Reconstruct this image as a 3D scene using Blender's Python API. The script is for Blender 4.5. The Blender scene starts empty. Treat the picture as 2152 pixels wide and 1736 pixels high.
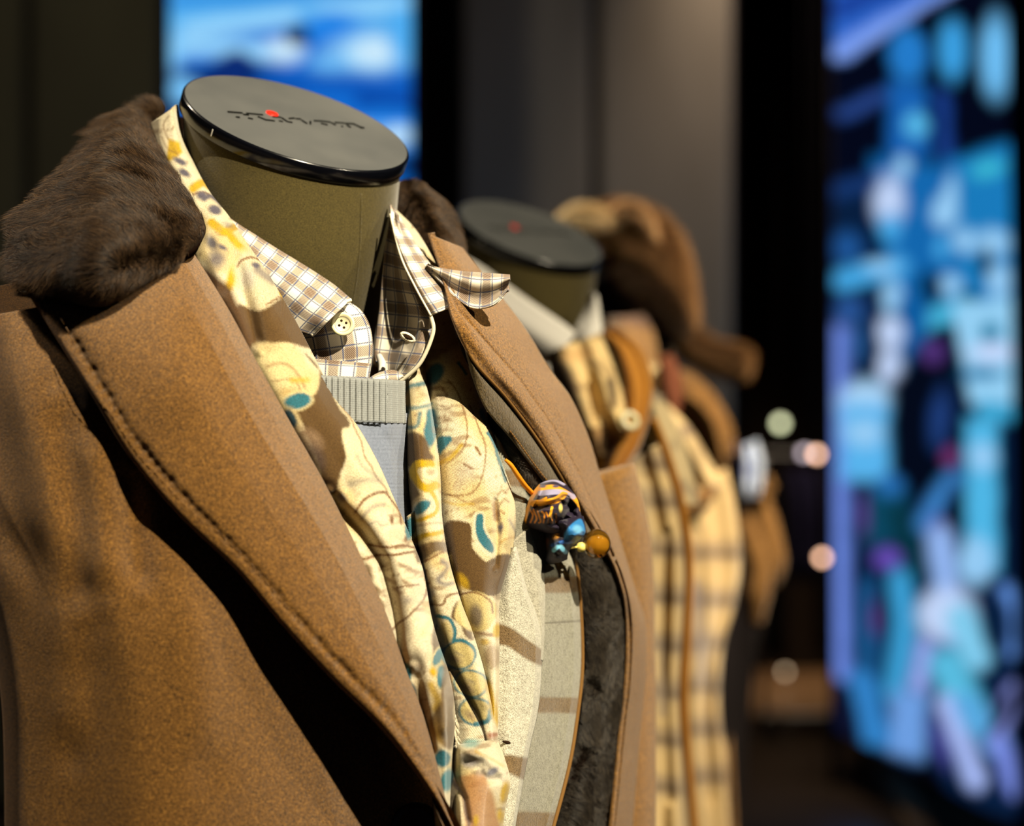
import bpy, bmesh, math, random
import numpy as np
from mathutils import Vector, Matrix

random.seed(3); rng = np.random.default_rng(3)
SC = bpy.context.scene
COL = SC.collection

# ------------------------------------------------------------------ camera, world, lights, exposure
F = 5081.0; CX, CY = 1076.0, 868.0; CZ = 1.20
def P(px, py, d):
    return np.array([(px-CX)/F*d, d, CZ-(py-CY)/F*d])
cam = bpy.data.cameras.new('camera'); camo = bpy.data.objects.new('camera', cam); COL.objects.link(camo)
camo.location = (0, 0, CZ); camo.rotation_euler = (math.pi/2, 0, 0)
cam.lens = 85; cam.sensor_width = 36; cam.clip_start = 0.05; cam.clip_end = 60
cam.dof.use_dof = True; cam.dof.focus_distance = 1.225; cam.dof.aperture_fstop = 5.6
SC.camera = camo
SC.view_settings.view_transform = 'Standard'; SC.view_settings.look = 'None'
SC.view_settings.exposure = 0.0; SC.view_settings.gamma = 1.0; SC.view_settings.use_curve_mapping = False
w = bpy.data.worlds.new('world'); SC.world = w; w.use_nodes = True
w.node_tree.nodes['Background'].inputs[0].default_value = (0.75, 0.8, 1.0, 1)
w.node_tree.nodes['Background'].inputs[1].default_value = 0.012

def spot(name, loc, tgt, energy, color, size=0.04, angle=40, blend=0.4):
    l = bpy.data.lights.new(name, 'SPOT'); l.energy = energy; l.color = color
    l.shadow_soft_size = size; l.spot_size = math.radians(angle); l.spot_blend = blend
    o = bpy.data.objects.new(name, l); COL.objects.link(o); o.location = loc
    o.rotation_euler = (Vector(tgt)-Vector(loc)).to_track_quat('-Z', 'Y').to_euler()
    return o
WARM = (1.0, 0.87, 0.63)
spot('key_spot', (0.95, -0.10, 2.95), (0.0, 1.25, 1.27), 700, WARM, 0.016, 22, 1.0)
spot('side_spot', (1.9, 0.55, 2.6), (0.05, 1.3, 1.15), 150, WARM, 0.03, 34)
spot('left_spot', (-1.3, 1.9, 2.7), (-0.2, 1.3, 1.3), 110, (1.0, 0.84, 0.62), 0.03, 30)
spot('row_fill', (1.5, 0.9, 2.9), (0.30, 2.3, 1.1), 300, WARM, 0.03, 42)  # unseen spot added to brighten the second and third mannequins
spot('rear_fill', (1.3, 1.9, 2.9), (0.30, 3.2, 1.15), 480, (1.0, 0.80, 0.55), 0.03, 40)  # unseen spot added because the rear mannequins were too dark
spot('wall_fill', (0.2, 5.0, 3.6), (0.4, 7.3, 1.7), 26, (1.0, 0.86, 0.74), 0.1, 80, 1.0)  # unseen spot added to lift the partition panels
spot('wall_fill_left', (-1.0, 4.6, 3.6), (-1.3, 7.3, 1.7), 90, (1.0, 0.9, 0.72), 0.1, 80, 1.0)  # unseen spot added to lift the black left partition
spot('floor_spot', (1.15, 10.6, 3.2), (1.15, 10.6, 0.0), 1500, (1.0, 0.62, 0.3), 0.1, 40, 1.0)
spot('floor_spot_near', (0.8, 6.9, 3.4), (0.9, 8.4, 0.0), 200, (1.0, 0.8, 0.6), 0.1, 60, 1.0)

# ------------------------------------------------------------------ helpers
def srgb(r, g, b):
    c = np.array([r, g, b], float)/255.0
    return np.where(c <= 0.04045, c/12.92, ((c+0.055)/1.055)**2.4)
def C4(t): return (*[float(x) for x in srgb(*t)], 1.0)

def tag(o, label=None, cat=None, group=None, kind=None):
    if label: o['label'] = label
    if cat: o['category'] = cat
    if group: o['group'] = group
    if kind: o['kind'] = kind
    return o
def empty(name, loc, label, cat, group=None):
    o = bpy.data.objects.new(name, None); COL.objects.link(o); o.location = tuple(float(x) for x in loc)
    o.empty_display_size = 0.05
    return tag(o, label, cat, group)
def link(name, me, mat, parent=None, label=None, kind=None):
    o = bpy.data.objects.new(name, me); COL.objects.link(o)
    if mat is not None: me.materials.append(mat)
    if parent is not None: o.parent = parent
    if label: o['label'] = label
    if kind: o['kind'] = kind
    return o
def worldloc(o):
    v = np.zeros(3)
    while o is not None:
        v = v + np.array(o.location); o = o.parent
    return v

# ---- node DSL
class V:
    def __init__(s, nt, sock): s.nt = nt; s.s = sock
    def _m(s, op, b=None, c=None, clamp=False):
        n = s.nt.nodes.new('ShaderNodeMath'); n.operation = op; n.use_clamp = clamp
        for i, x in enumerate((s, b, c)):
            if x is None: continue
            if isinstance(x, V): s.nt.links.new(x.s, n.inputs[i])
            else: n.inputs[i].default_value = x
        return V(s.nt, n.outputs[0])
    def __add__(s, o): return s._m('ADD', o)
    def __sub__(s, o): return s._m('SUBTRACT', o)
    def __mul__(s, o): return s._m('MULTIPLY', o)
    def __truediv__(s, o): return s._m('DIVIDE', o)
    def fract(s): return s._m('FRACT')
    def abs(s): return s._m('ABSOLUTE')
    def sin(s): return s._m('SINE')
    def maxi(s, o): return s._m('MAXIMUM', o)
    def band(s, period, center, half, soft):      # 1 inside a stripe repeated each period
        d = ((s*(1/period)-center/period+0.5).fract()-0.5).abs()*period
        return ((d*-1.0+(half+soft))*(1/(2*soft)))._m('ADD', 0.0, clamp=True)
class M:
    def __init__(s, name):
        s.m = bpy.data.materials.new(name); s.m.use_nodes = True; s.nt = s.m.node_tree
        s.b = s.nt.nodes['Principled BSDF']; s.tc = s.nt.nodes.new('ShaderNodeTexCoord')
    def uv(s):
        n = s.nt.nodes.new('ShaderNodeSeparateXYZ'); s.nt.links.new(s.tc.outputs['UV'], n.inputs[0])
        return V(s.nt, n.outputs[0]), V(s.nt, n.outputs[1])
    def noise(s, scale, detail=2, rough=0.5, coord='Object', stretch=None, lo=None, hi=None):
        n = s.nt.nodes.new('ShaderNodeTexNoise'); n.inputs['Scale'].default_value = scale
        n.inputs['Detail'].default_value = detail; n.inputs['Roughness'].default_value = rough
        src = s.tc.outputs[coord]
        if stretch:
            mp = s.nt.nodes.new('ShaderNodeMapping'); mp.inputs['Scale'].default_value = stretch
            s.nt.links.new(src, mp.inputs[0]); src = mp.outputs[0]
        s.nt.links.new(src, n.inputs['Vector'])
        v = V(s.nt, n.outputs['Fac'])
        if lo is not None: v = ((v-lo)*(1/(hi-lo)))._m('ADD', 0.0, clamp=True)
        return v
    def attr(s, name='Col'):
        n = s.nt.nodes.new('ShaderNodeAttribute'); n.attribute_name = name; return n.outputs['Color']
    def mix(s, fac, a, b, mode='MIX'):
        n = s.nt.nodes.new('ShaderNodeMix'); n.data_type = 'RGBA'; n.blend_type = mode
        for i, x in ((0, fac), (6, a), (7, b)):
            if isinstance(x, V): s.nt.links.new(x.s, n.inputs[i])
            elif isinstance(x, bpy.types.NodeSocket): s.nt.links.new(x, n.inputs[i])
            elif i == 0: n.inputs[0].default_value = x
            else: n.inputs[i].default_value = C4(x) if len(x) == 3 else x
        return n.outputs[2]
    def set(s, color=None, rough=0.8, spec=0.2, metal=0.0, sheen=0.0, bump=None, bs=0.3, bd=0.0005, **kw):
        if color is not None:
            if isinstance(color, bpy.types.NodeSocket): s.nt.links.new(color, s.b.inputs['Base Color'])
            else: s.b.inputs['Base Color'].default_value = C4(color)
        s.b.inputs['Roughness'].default_value = rough; s.b.inputs['Specular IOR Level'].default_value = spec
        s.b.inputs['Metallic'].default_value = metal; s.b.inputs['Sheen Weight'].default_value = sheen
        s.b.inputs['Sheen Roughness'].default_value = 0.4
        for k, v in kw.items(): s.b.inputs[k.replace('_', ' ')].default_value = v
        if bump is not None:
            n = s.nt.nodes.new('ShaderNodeBump'); n.inputs['Strength'].default_value = bs
            n.inputs['Distance'].default_value = bd
            s.nt.links.new(bump.s, n.inputs['Height']); s.nt.links.new(n.outputs[0], s.b.inputs['Normal'])
        return s.m

# ---- materials
def wool(name, dark, mid, light, scale=900):
    m = M(name)
    a = m.noise(scale, 3, 0.7, lo=0.3, hi=0.7); b = m.noise(scale*0.55, 2, lo=0.35, hi=0.65)
    c = m.mix(a, dark, mid); c = m.mix((b*0.5+a*0.6)._m('MULTIPLY', a, clamp=True), c, light)
    return m.set(c, 0.95, 0.1, sheen=0.25, bump=m.noise(scale*0.8, 4, 0.75), bs=0.9, bd=0.0016)
MAT = {}
MAT['camel'] = wool('camel_wool', (38, 24, 8), (92, 60, 23), (186, 132, 58), 1500)
MAT['camel_far'] = wool('camel_wool_far', (62, 41, 16), (110, 75, 32), (180, 130, 62), 1200)
MAT['olive'] = wool('olive_facing', (52, 42, 22), (74, 60, 34), (92, 76, 46))
m = M('suede_neck'); n1 = m.noise(1400, 3, 0.6, lo=0.3, hi=0.7)
MAT['suede'] = m.set(m.mix(n1, (44, 38, 15), (74, 64, 29)), 0.9, 0.15, sheen=0.4, bump=m.noise(1600, 3), bs=0.5, bd=0.0006)
m = M('cap_satin'); n1 = m.noise(14, 3, 0.6, lo=0.3, hi=0.7)
MAT['captop'] = m.set(m.mix(n1, (70, 72, 73), (86, 87, 86)), 0.42, 0.5, bump=m.noise(3000, 2), bs=0.15, bd=0.0002)
MAT['capside'] = M('cap_gloss').set((6, 7, 12), 0.2, 0.4)
MAT['chrome'] = M('dark_chrome').set((60, 58, 52), 0.22, 0.5, metal=1.0)
MAT['red'] = M('red_enamel').set((225, 40, 26), 0.25, 0.5)
def furmat(name, a, b):
    m = M(name); h = m.nt.nodes.new('ShaderNodeHairInfo'); f = V(m.nt, h.outputs['Random']); f = f*f*f
    i = V(m.nt, h.outputs['Intercept'])
    return m.set(m.mix(f._m('MULTIPLY', i, clamp=True), a, b), 0.5, 0.35)
MAT['fur'] = furmat('brown_fur', (22, 14, 9), (128, 96, 62))
MAT['furbase'] = M('brown_fur_base').set((20, 12, 8), 1.0, 0.0)
MAT['furdark'] = furmat('dark_fur', (24, 20, 17), (112, 100, 84))
MAT['furlight'] = M('tan_fur').set((142, 106, 68), 0.6, 0.3)
def printed(name, weave=0.001, noise=True, rough=0.85, sheen=0.2, bd=0.0005):
    m = M(name); u, v = m.uv()
    tw = ((u+v)*(2*math.pi/weave)).sin()*0.5+0.5
    c = m.attr()
    sp = m.noise(1700, 3, 0.7, lo=0.35, hi=0.7)
    c = m.mix(sp*0.5+tw*0.38, c, (70, 48, 26, 1) if False else (96, 72, 44), 'MULTIPLY') if noise else c
    return m.set(c, rough, 0.2, sheen=sheen, bump=tw+m.noise(900, 2)*0.5, bs=0.55, bd=bd)
MAT['scarf'] = printed('paisley_twill', 0.0011)
MAT['silk'] = printed('printed_silk', 0.0006, False, 0.4, 0.1, 0.0001)
MAT['softprint'] = printed('soft_print', 0.002, False)
m = M('grey_melange'); a = m.noise(1700, 4, 0.8, lo=0.42, hi=0.66); b = m.noise(300, 2, lo=0.4, hi=0.65)
c = m.mix(a*0.8+b*0.15, m.attr(), (92, 84, 66), 'MULTIPLY')
MAT['melange'] = m.set(c, 0.95, 0.1, sheen=0.3, bump=m.noise(1000, 3, 0.7), bs=0.8, bd=0.001)
m = M('check_cotton'); u, v = m.uv(); pp = 0.0152
bu = u.band(pp, 0.0, 0.0029, 0.0006); bv = v.band(pp, 0.0, 0.0029, 0.0006)
tw = ((u*0.6+v)*(2*math.pi/0.0009)).sin()*0.5+0.5
base = m.mix(0.0, (236, 226, 204), (236, 226, 204))
c = m.mix((bu*0.74+bv*0.74-bu*bv*0.5)*(tw*0.55+0.62), base, (80, 48, 28))
lu = u.band(pp, 0.0040, 0.00042, 0.0002).maxi(u.band(pp, 0.0112, 0.00042, 0.0002))
lv = v.band(pp, 0.0040, 0.00046, 0.0002).maxi(v.band(pp, 0.0112, 0.00042, 0.0002))
c = m.mix(lu.maxi(lv)*(tw*0.4+0.6), c, (30, 56, 104))
MAT['check'] = m.set(c, 0.85, 0.2, sheen=0.15, bump=tw, bs=0.3, bd=0.0003)
m = M('knit_jersey'); u, v = m.uv()
kn = ((u*(2*math.pi/0.0009)).sin()*0.5+0.5)*0.6+((v*(2*math.pi/0.00075)).sin()*0.5+0.5)*0.6
c = m.mix(kn*0.35+m.noise(900, 2)*0.5, (78, 86, 102), (140, 148, 166))
MAT['knit'] = m.set(c, 0.95, 0.1, sheen=0.3, bump=kn, bs=0.6, bd=0.0003)
m = M('knit_rib'); u, v = m.uv()
kn = ((v*(2*math.pi/0.0012)).sin()*0.5+0.5)
c = m.mix(kn*0.2+m.noise(900, 2)*0.6, (104, 108, 108), (150, 152, 150))
MAT['rib'] = m.set(c, 0.95, 0.1, sheen=0.3, bump=kn, bs=0.3, bd=0.0002)
MAT['button'] = M('ivory_button').set((226, 214, 172), 0.3, 0.5, Subsurface_Weight=0.1)
MAT['hole'] = M('dark_hole').set((40, 26, 14), 0.9, 0.1)
MAT['thread'] = M('cream_thread').set((226, 216, 190), 0.9, 0.1)
MAT['brownthread'] = M('brown_thread').set((64, 38, 16), 0.9, 0.1)
MAT['piping'] = M('brown_piping').set((108, 78, 40), 0.9, 0.1)
MAT['horn'] = M('dark_horn_button').set((30, 14, 10), 0.2, 0.5)
MAT['orange'] = M('orange_cord').set((206, 128, 16), 0.7, 0.2)
MAT['white'] = M('white_cotton').set((200, 196, 188), 0.85, 0.15)
MAT['dark'] = M('dark_cloth').set((24, 21, 22), 0.95, 0.05)
MAT['navy'] = M('navy_cloth').set((44, 40, 66), 0.95, 0.1)
MAT['ochre'] = M('ochre_wool').set((160, 106, 34), 0.9, 0.1, sheen=0.3)
MAT['rust'] = M('rust_knit').set((88, 50, 34), 0.9, 0.1)
MAT['brown'] = wool('brown_wool', (70, 48, 24), (120, 86, 46), (156, 116, 66), 300)
MAT['steel'] = M('brushed_steel').set((140, 138, 134), 0.3, 0.5, metal=1.0)
m = M('amber_glass')
MAT['amber'] = m.set((240, 178, 66), 0.0, 0.6, Transmission_Weight=0.95, IOR=1.42, Coat_Weight=1.0)
MAT['gold'] = M('gold_core').set((226, 206, 110), 0.5, 0.5)

# ---- geometry
def catmull(a, n):                       # a: [k, ...] -> [n, ...]
    k = len(a); t = np.linspace(0, k-1, n); i = np.minimum(t.astype(int), k-2); f = (t-i)
    f = f.reshape((-1,)+(1,)*(a.ndim-1))
    ap = np.concatenate([2*a[:1]-a[1:2], a, 2*a[-1:]-a[-2:-1]])
    p0, p1, p2, p3 = ap[i], ap[i+1], ap[i+2], ap[i+3]
    return 0.5*((2*p1)+(-p0+p2)*f+(2*p0-5*p1+4*p2-p3)*f*f+(-p0+3*p1-3*p2+p3)*f**3)
def resample(L, n):
    L = np.array(L, float); d = np.r_[0, np.cumsum(np.hypot(*(np.diff(L[:, :2], axis=0).T)))]
    t = np.linspace(0, d[-1], n)
    fine = catmull(L, 400); df = np.r_[0, np.cumsum(np.hypot(*(np.diff(fine[:, :2], axis=0).T)))]
    t = t*df[-1]/d[-1]
    return np.stack([np.interp(t, df, fine[:, k]) for k in range(L.shape[1])], 1)

TX = [-400, -200, 0, 200, 400, 600, 800, 1000, 1100, 1200, 1300, 1400]
TY = [1.31, 1.225, 1.185, 1.169, 1.172, 1.188, 1.213, 1.256, 1.29, 1.335, 1.40, 1.48]
SL = lambda py: 0.055*np.clip((np.asarray(py, float)-700)/1000, 0, 1.15)
def D1(px, py):
    px = np.asarray(px, float); py = np.asarray(py, float)
    r = np.clip((760-py)/380, 0, 1); r = r*r*(3-2*r)
    return np.interp(px, TX, TY) + 0.065*r - SL(py)
def pdist(px, py, line):
    best = np.full(np.shape(px), 1e9)
    for (x0, y0), (x1, y1) in zip(line[:-1], line[1:]):
        dx, dy = x1-x0, y1-y0; t = np.clip(((px-x0)*dx+(py-y0)*dy)/(dx*dx+dy*dy+1e-9), 0, 1)
        best = np.minimum(best, np.hypot(px-x0-t*dx, py-y0-t*dy))
    return best
def ridge(line, wd, amp):
    (ax, ay), (bx, by) = line[0], line[-1]; L_ = max(1.0, min(2.2*wd, 0.35*math.hypot(bx-ax, by-ay)))
    def f(px, py):
        e = np.clip(np.minimum(np.hypot(px-ax, py-ay), np.hypot(px-bx, py-by))/L_, 0, 1)
        return -amp*np.exp(-(pdist(px, py, line)/wd)**2)*(e*e*(3-2*e))
    return f

def grid(L, R, prof=((0, 0), (1, 0)), base=D1, nu=60, nv=120, rows=None, disp=(), edge=0.0, edgew=12, sides='LR', rowdz=None):
    """loft between two edges; a 3rd number in an edge point is its distance from the lens plane"""
    nr = rows or max(len(L), len(R)); ab = len(L[0]) == 3
    L = resample(L, nr) if len(L) != nr or len(R) != nr else np.array(L, float)
    R = resample(R, nr) if len(R) != nr else np.array(R, float)
    g = np.zeros((nr, len(prof), 3))
    for j, (s, z) in enumerate(prof):
        px = L[:, 0]*(1-s)+R[:, 0]*s; py = L[:, 1]*(1-s)+R[:, 1]*s
        dz = np.full(nr, z) if np.isscalar(z) else np.interp(np.linspace(0, 1, nr), np.linspace(0, 1, len(z)), z)
        dep = (L[:, 2]*(1-s)+R[:, 2]*s if ab else base(px, py))+dz
        if rowdz is not None: dep = dep+np.interp(np.linspace(0, 1, nr), np.linspace(0, 1, len(rowdz)), rowdz)
        g[:, j] = np.stack([px, py, dep], 1)
    # columns onto an even parameter
    s = np.array([q[0] for q in prof]); tt = np.linspace(0, 1, nu)
    g = catmull(g, nv)
    if len(prof) == 2: gg = g[:, :1]*(1-tt)[None, :, None]+g[:, 1:]*tt[None, :, None]
    else:
        idx = np.interp(tt, s, np.arange(len(s)))
        dense = catmull(np.swapaxes(g, 0, 1), 60*(len(s)-1)+1)
        gi = np.interp(idx, np.linspace(0, len(s)-1, len(dense)), np.arange(len(dense)))
        i0 = np.minimum(gi.astype(int), len(dense)-2); fr = (gi-i0)[:, None, None]
        gg = np.swapaxes(dense[i0]*(1-fr)+dense[i0+1]*fr, 0, 1)
        for j in range(2):          # pixel columns stay straight between the edges
            gg[:, :, j] = g[:, :1, j]*(1-tt)[None]+g[:, -1:, j]*tt[None]
    px, py, dd = gg[..., 0], gg[..., 1], gg[..., 2].copy()
    for f in disp: dd += f(px, py)
    if edge > 0:
        wpx = np.hypot(px[:, -1]-px[:, 0], py[:, -1]-py[:, 0])[:, None]+1e-6
        for side, t in (('L', tt[None]*wpx), ('R', (1-tt)[None]*wpx)):
            if side in sides:
                q = np.clip(1-t/edgew, 0, 1); dd += edge*(1-np.sqrt(1-q*q+1e-9))
        vl = np.hypot(np.diff(px.mean(1)), np.diff(py.mean(1))).sum(); tv = np.linspace(0, 1, nv)[:, None]*vl
        for side, t in (('T', tv), ('B', vl-tv)):
            if side in sides:
                q = np.clip(1-t/edgew, 0, 1); dd += edge*(1-np.sqrt(1-q*q+1e-9))
    return px, py, dd

def sheet(name, g, mat, parent, thick=0.002, color=None, label=None, kind=None, uvrot=False):
    px, py, dd = g; nv, nu = px.shape
    W = np.stack([(px-CX)/F*dd, dd, CZ-(py-CY)/F*dd], -1)
    off = worldloc(parent) if parent is not None else np.zeros(3)
    co = (W-off).reshape(-1, 3)
    ii = np.arange(nv*nu).reshape(nv, nu)
    q = np.stack([ii[:-1, :-1], ii[1:, :-1], ii[1:, 1:], ii[:-1, 1:]], -1).reshape(-1, 4)
    c = W[nv//2, nu//2]; du = W[nv//2, min(nu//2+1, nu-1)]-c; dv = W[min(nv//2+1, nv-1), nu//2]-c
    if np.dot(np.cross(dv, du), c-np.array([0, 0, CZ])) > 0: q = q[:, ::-1]
    me = bpy.data.meshes.new(name)
    me.vertices.add(len(co)); me.vertices.foreach_set('co', co.astype(np.float32).ravel())
    me.loops.add(q.size); me.loops.foreach_set('vertex_index', q.ravel().astype(np.int32))
    me.polygons.add(len(q)); me.polygons.foreach_set('loop_start', (np.arange(len(q))*4).astype(np.int32))
    me.polygons.foreach_set('use_smooth', np.ones(len(q), bool))
    me.update(calc_edges=True); me.validate()
    wu = np.linalg.norm(np.diff(W, axis=1), axis=2).sum(1).mean(); wv = np.linalg.norm(np.diff(W, axis=0), axis=2).sum(0).mean()
    U, Vv = np.meshgrid(np.linspace(0, wu, nu), np.linspace(0, wv, nv))
    uv = np.stack([U.ravel(), Vv.ravel()], 1)
    lay = me.uv_layers.new(name='UVMap'); lay.data.foreach_set('uv', uv[q.ravel()].astype(np.float32).ravel())
    if color is not None:
        ca = me.color_attributes.new('Col', 'FLOAT_COLOR', 'POINT')
        rgba = np.ones((len(co), 4), np.float32); rgba[:, :3] = np.clip(color.reshape(-1, 3), 0, 1)
        ca.data.foreach_set('color', rgba.ravel())
    o = link(name, me, mat, parent, label, kind)
    if thick:
        s = o.modifiers.new('thickness', 'SOLIDIFY'); s.thickness = thick; s.offset = -1
    return o

class Paint:                       # flat print on cloth / the picture on a screen
    def __init__(s, g, base):
        s.x, s.y = g[0], g[1]; s.c = np.zeros(s.x.shape+(3,))+srgb(*base)
        k = rng.random((6, 4)); s.gx = rng.normal(size=s.x.shape)*0.8; s.gy = rng.normal(size=s.x.shape)*0.8
        s.jx = sum(np.sin(s.x*(0.05+0.05*a)+s.y*(0.04+0.06*b)+c*6.3)*1.1/(i+1) for i, (a, b, c, d) in enumerate(k))+s.gx
        s.jy = sum(np.sin(s.x*(0.04+0.05*b)-s.y*(0.05+0.06*a)+d*6.3)*1.1/(i+1) for i, (a, b, c, d) in enumerate(k))+s.gy
    def put(s, m, col, a=1.0):
        m = (np.clip(m, 0, 1)*a)[..., None]; s.c = s.c*(1-m)+srgb(*col)*m; return s
    def ell(s, cx, cy, rx, ry, ang, col, soft=3, a=1.0, jit=1.0):
        t = math.radians(ang); x = s.x+s.jx*jit-cx; y = s.y+s.jy*jit-cy
        u = x*math.cos(t)+y*math.sin(t); v = -x*math.sin(t)+y*math.cos(t)
        d = (np.hypot(u/rx, v/ry)-1)*min(rx, ry)
        return s.put(0.5-d/(2*soft), col, a)
    def line(s, pts, wd, col, soft=1.5, a=1.0, jit=1.0):
        pts = [tuple(q) for q in catmull(np.array(pts, float), 1+5*(len(pts)-1))] if len(pts) > 2 else pts
        d = pdist(s.x+s.jx*jit, s.y+s.jy*jit, pts); return s.put(0.5+((wd+1.2)/2-d)/(2*soft), col, a)
    def poly(s, pts, col, soft=3, a=1.0, jit=1.0, smooth=True):
        if smooth and len(pts) > 4:
            n_ = len(pts); pts = [tuple(q) for q in catmull(np.array(pts[-2:]+pts+pts[:3], float), (n_+4)*5+1)[10:10+n_*5]]
        x = s.x+s.jx*jit; y = s.y+s.jy*jit; ins = np.zeros(x.shape, bool)
        for (x0, y0), (x1, y1) in zip(pts, pts[1:]+pts[:1]):
            c = ((y0 > y) != (y1 > y)) & (x < (x1-x0)*(y-y0)/((y1-y0) or 1e-9)+x0); ins ^= c
        d = pdist(x, y, pts+pts[:1]); d = np.where(ins, -d, d)
        return s.put(0.5-d/(2*soft), col, a)
    def cloud(s, col, f=0.02, thr=0.3, a=0.5, seed=1):
        r = np.random.default_rng(seed); n = 0
        for i in range(7):
            k = r.normal(size=2)*f*(1+i*0.5); n = n+np.sin(s.x*k[0]+s.y*k[1]+r.random()*6.3+s.jx*0.1)/(1+i*0.3)
        return s.put((n/2-thr)*1.6, col, a)

def lathe(name, prof, seg, mat, parent, axis=(0, 0, 1), center=(0, 0, 0), label=None, kind=None, smooth=True, sx=1.0, sy=1.0):
    """prof: (radius, height) pairs"""
    bm = bmesh.new(); rings = []
    z = Vector(axis).normalized(); x = z.orthogonal().normalized(); y = z.cross(x)
    c = Vector([float(q) for q in (np.array(center)-worldloc(parent) if parent is not None else center)])
    for r, h in prof:
        if r < 1e-6: rings.append([bm.verts.new(c+z*h)])
        else: rings.append([bm.verts.new(c+z*h+x*(r*sx*math.cos(2*math.pi*i/seg))+y*(r*sy*math.sin(2*math.pi*i/seg))) for i in range(seg)])
    for a, b in zip(rings[:-1], rings[1:]):
        for i in range(seg):
            j = (i+1) % seg
            if len(a) == 1 and len(b) == 1: continue
            if len(a) == 1: bm.faces.new((a[0], b[i], b[j]))
            elif len(b) == 1: bm.faces.new((a[i], b[0], a[j]))
            else: bm.faces.new((a[i], b[i], b[j], a[j]))
    bmesh.ops.recalc_face_normals(bm, faces=bm.faces)
    for f in bm.faces: f.smooth = smooth
    me = bpy.data.meshes.new(name); bm.to_mesh(me); bm.free()
    return link(name, me, mat, parent, label, kind)
def tube_bm(bm, pts, rad, seg=8):
    pts = [Vector(tuple(float(q) for q in p)) for p in pts]; rings = []; n = len(pts); up = None
    for i, p in enumerate(pts):
        t = (pts[min(i+1, n-1)]-pts[max(i-1, 0)]).normalized()
        x = t.orthogonal().normalized() if up is None else (up-t*up.dot(t)).normalized(); up = x; y = t.cross(x)
        r = rad[i] if hasattr(rad, '__len__') else rad
        rings.append([bm.verts.new(p+x*(r*math.cos(2*math.pi*k/seg))+y*(r*math.sin(2*math.pi*k/seg))) for k in range(seg)])
    for a, b in zip(rings[:-1], rings[1:]):
        for i in range(seg): bm.faces.new((a[i], a[(i+1) % seg], b[(i+1) % seg], b[i])).smooth = True
    for r in (rings[0], rings[-1]): bm.faces.new(r)
    return bm
def bmobj(name, bm, mat, parent=None, label=None, kind=None):
    if parent is not None: bmesh.ops.translate(bm, verts=bm.verts, vec=Vector([-float(q) for q in worldloc(parent)]))
    bmesh.ops.recalc_face_normals(bm, faces=bm.faces)
    me = bpy.data.meshes.new(name); bm.to_mesh(me); bm.free()
    return link(name, me, mat, parent, label, kind)
def tube(name, pts, rad, mat, parent=None, seg=8, label=None, kind=None):
    return bmobj(name, tube_bm(bmesh.new(), catmull(np.array(pts, float), len(pts)*5), np.interp(np.linspace(0, 1, len(pts)*5), np.linspace(0, 1, len(rad)), rad) if hasattr(rad, '__len__') else rad, seg), mat, parent, label, kind)
def box_bm(bm, lo, hi, bev=0.0):
    vs = [bm.verts.new((x, y, z)) for z in (lo[2], hi[2]) for y in (lo[1], hi[1]) for x in (lo[0], hi[0])]
    fs = [bm.faces.new([vs[i] for i in q]) for q in ((0, 1, 3, 2), (4, 6, 7, 5), (0, 4, 5, 1), (2, 3, 7, 6), (0, 2, 6, 4), (1, 5, 7, 3))]
    if bev:
        es = {e for f in fs for e in f.edges}
        bmesh.ops.bevel(bm, geom=list(es), offset=bev, segments=2, affect='EDGES', profile=0.5)
    return bm
def box(name, lo, hi, mat, parent=None, bev=0.0, label=None, kind=None):
    return bmobj(name, box_bm(bmesh.new(), lo, hi, bev), mat, parent, label, kind)

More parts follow.
